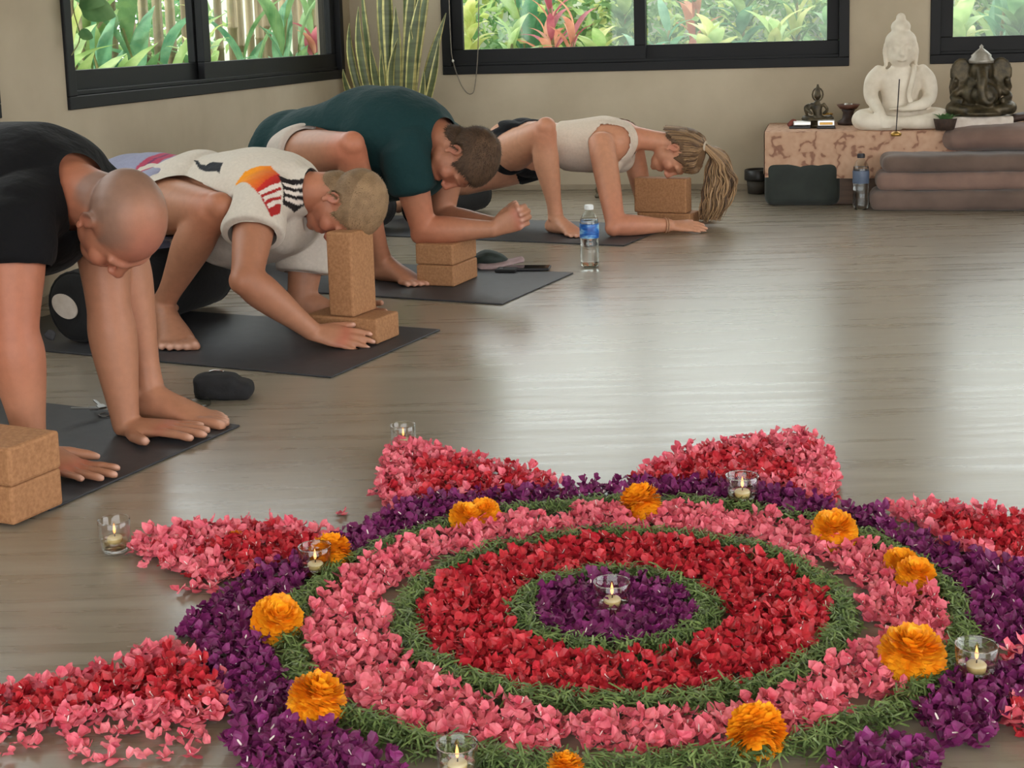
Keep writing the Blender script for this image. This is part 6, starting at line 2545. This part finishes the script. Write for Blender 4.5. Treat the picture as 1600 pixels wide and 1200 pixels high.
fb = G(1482, 205, AZ)
root = empty('offering_basket', (fb.x, fb.y + .05, AZ + .003), 'small dark offering basket with green leaves between the two statues', 'basket')
q = MB()
q.lathe([(0, 0), (.04, 0), (.052, .05), (.05, .052), (.038, .01), (0, .008)], n=18)
q.build('basket_body', noisy('dark_wicker', srgb(48, 36, 30), srgb(72, 54, 44), scale=60, rough=.8, bmp=.5, bscale=150), root, True)
for k in range(9):
    me = leaf_mesh('leaf', .07, .024, .5, .3)
    me.materials.append(ML['mid'])
    o = bpy.data.objects.new('leaf', me)
    COL.objects.link(o)
    o.parent = root
    o.location = (.015 * math.cos(k * 2.4), .015 * math.sin(k * 2.4), .03)
    o.rotation_euler = (0, -.9 + .1 * (k % 3), k * 2.4)
tb = G(1590, 202, AZ)
root = empty('driftwood', (tb.x, tb.y + .04, AZ + .003), 'dark carved wooden dish at the right photo edge of the altar', 'dish', None, BW)
q = MB()
q.sweep([(-.1, 0, .012), (-.05, 0, .03), (.02, 0, .05), (.12, 0, .055)], [(.012, .01), (.03, .016), (.04, .02), (.045, .02)], side=(0, 1, 0), n=12)
me = fuse(q, .005)
link('dish_body', me, noisy('dark_root_wood', srgb(52, 36, 32), srgb(84, 62, 54), scale=18, rough=.6), root, True)

# --- low things on the floor in front of the altar
def soft_box(name, c, size, rz, mat, label, cat, bevel=.03, vox=.008, amp=.005, z0=0.0, group=None):
    root = empty(name, (c.x, c.y, z0), label, cat, group, rz)
    q = MB()
    q.box((0, 0, size[2] / 2), size, None, bevel)
    me = fuse(q, vox)
    relax(me, 6)
    fold(me, amp, 7, (0, 0, 1), .5, c.x * 7)
    v = get_v(me)
    v[:, 2] = np.maximum(v[:, 2], .0005)
    set_v(me, v)
    link('cover', me, mat, root, True)
    return root


M_GREENC = noisy('dark_green_canvas', srgb(38, 43, 40), srgb(50, 56, 52), scale=10, rough=.9, sheen=.1)
M_BROWNC = noisy('brown_wool', srgb(92, 76, 68), srgb(116, 96, 86), scale=7, rough=.95, sheen=.2)
M_ROSEC = noisy('rose_brown_wool', srgb(116, 92, 82), srgb(140, 112, 100), scale=7, rough=.95, sheen=.2)
gc = G(1253, 322)
c_ = gc + DN * .07
root = soft_box('floor_cushion', c_, (.345, .13, .205), BW, M_GREENC, 'dark green box-shaped floor cushion before the left end of the altar', 'cushion', .03, .008, .002)
bb = G(1184, 304) + DN * .05
root = empty('waste_bin', (bb.x, bb.y, 0), 'small round bin with a black rim at the foot of the back wall', 'bin')
q = MB()
q.lathe([(0, .002), (.052, .002), (.058, .07), (.056, .07), (0, .012)], n=24)
q.build('bin_body', noisy('brown_bin', srgb(52, 48, 42), srgb(66, 60, 52), scale=20, rough=.7), root, True)
q = MB()
q.lathe([(.058, .066), (.068, .07), (.07, .08), (.069, .118), (.064, .124), (.058, .12), (.056, .07)], n=28)
q.build('rim', M_DARK, root, True)

# stack of folded blankets and a long bolster on the right, in front of the altar
wc = G(1480, 335)
DY = DN
base = G(1470, 330) + DN * .2
blankets = (
    (.0, (.86, .42, .09), M_BROWNC, 'folded brown blanket at the bottom of the wide stack before the altar'),
    (.091, (.84, .40, .08), M_ROSEC, 'folded rose-brown blanket in the middle of the wide stack before the altar'),
    (.172, (.82, .38, .075), M_BROWNC, 'folded brown blanket on top of the wide stack before the altar'),
)
for k, (z0, sz, mt, lab) in enumerate(blankets):
    soft_box('folded_blanket', base + DB * (.13 + .012 * k), sz, BW + .02 * (k - 1), mt, lab, 'blanket', .025, .011, .006, z0, 'folded blankets before the altar')
c2 = base + DB * .36 + DN * .02
root = empty('roll_cushion', (c2.x, c2.y, .249), 'rose-brown roll cushion lying on the blanket stack at the right photo edge', 'cushion', None, BW)
q = MB()
q.sweep([(-.3, 0, .055), (-.2, 0, .06), (0, 0, .062), (.3, 0, .06)], [(.1, .05), (.12, .06), (.125, .062), (.12, .06)], side=(0, 1, 0), n=20)
me = fuse(q, .009)
fold(me, .006, 8, (1, 0, 0), .4)
v = get_v(me)
v[:, 2] = np.maximum(v[:, 2], .001)
set_v(me, v)
link('cover', me, M_ROSEC, root, True)
bt = P(1345, 300, 6.30)
bottle(Vector((bt.x, bt.y, 0)), .255, .036, 'clear water bottle with a dark cap before the altar', plain('dark_cap', srgb(40, 38, 44), .5), noisy('slate_label', srgb(70, 84, 106), srgb(96, 108, 130), scale=20, rough=.5))

# pieces of parts go one level deeper
for child, owner in (('soil', 'pot'), ('zip_pull', 'pouch_body'), ('collar', 'jersey'), ('hair_tie', 'ponytail'), ('label_patch', 'cushion'), ('pull_tab', 'cushion'), ('screen', 'case'), ('snap', 'cover'), ('tealight', 'dish'), ('dried_flower', 'foil_dish'), ('front_band', 'foil_box')):
    for o in list(bpy.data.objects):
        if o.name.split('.')[0] == child and o.parent is not None:
            sib = [c for c in o.parent.children if c.name.split('.')[0] == owner]
            if sib:
                o.parent = sib[0]
                o.matrix_parent_inverse = Matrix()
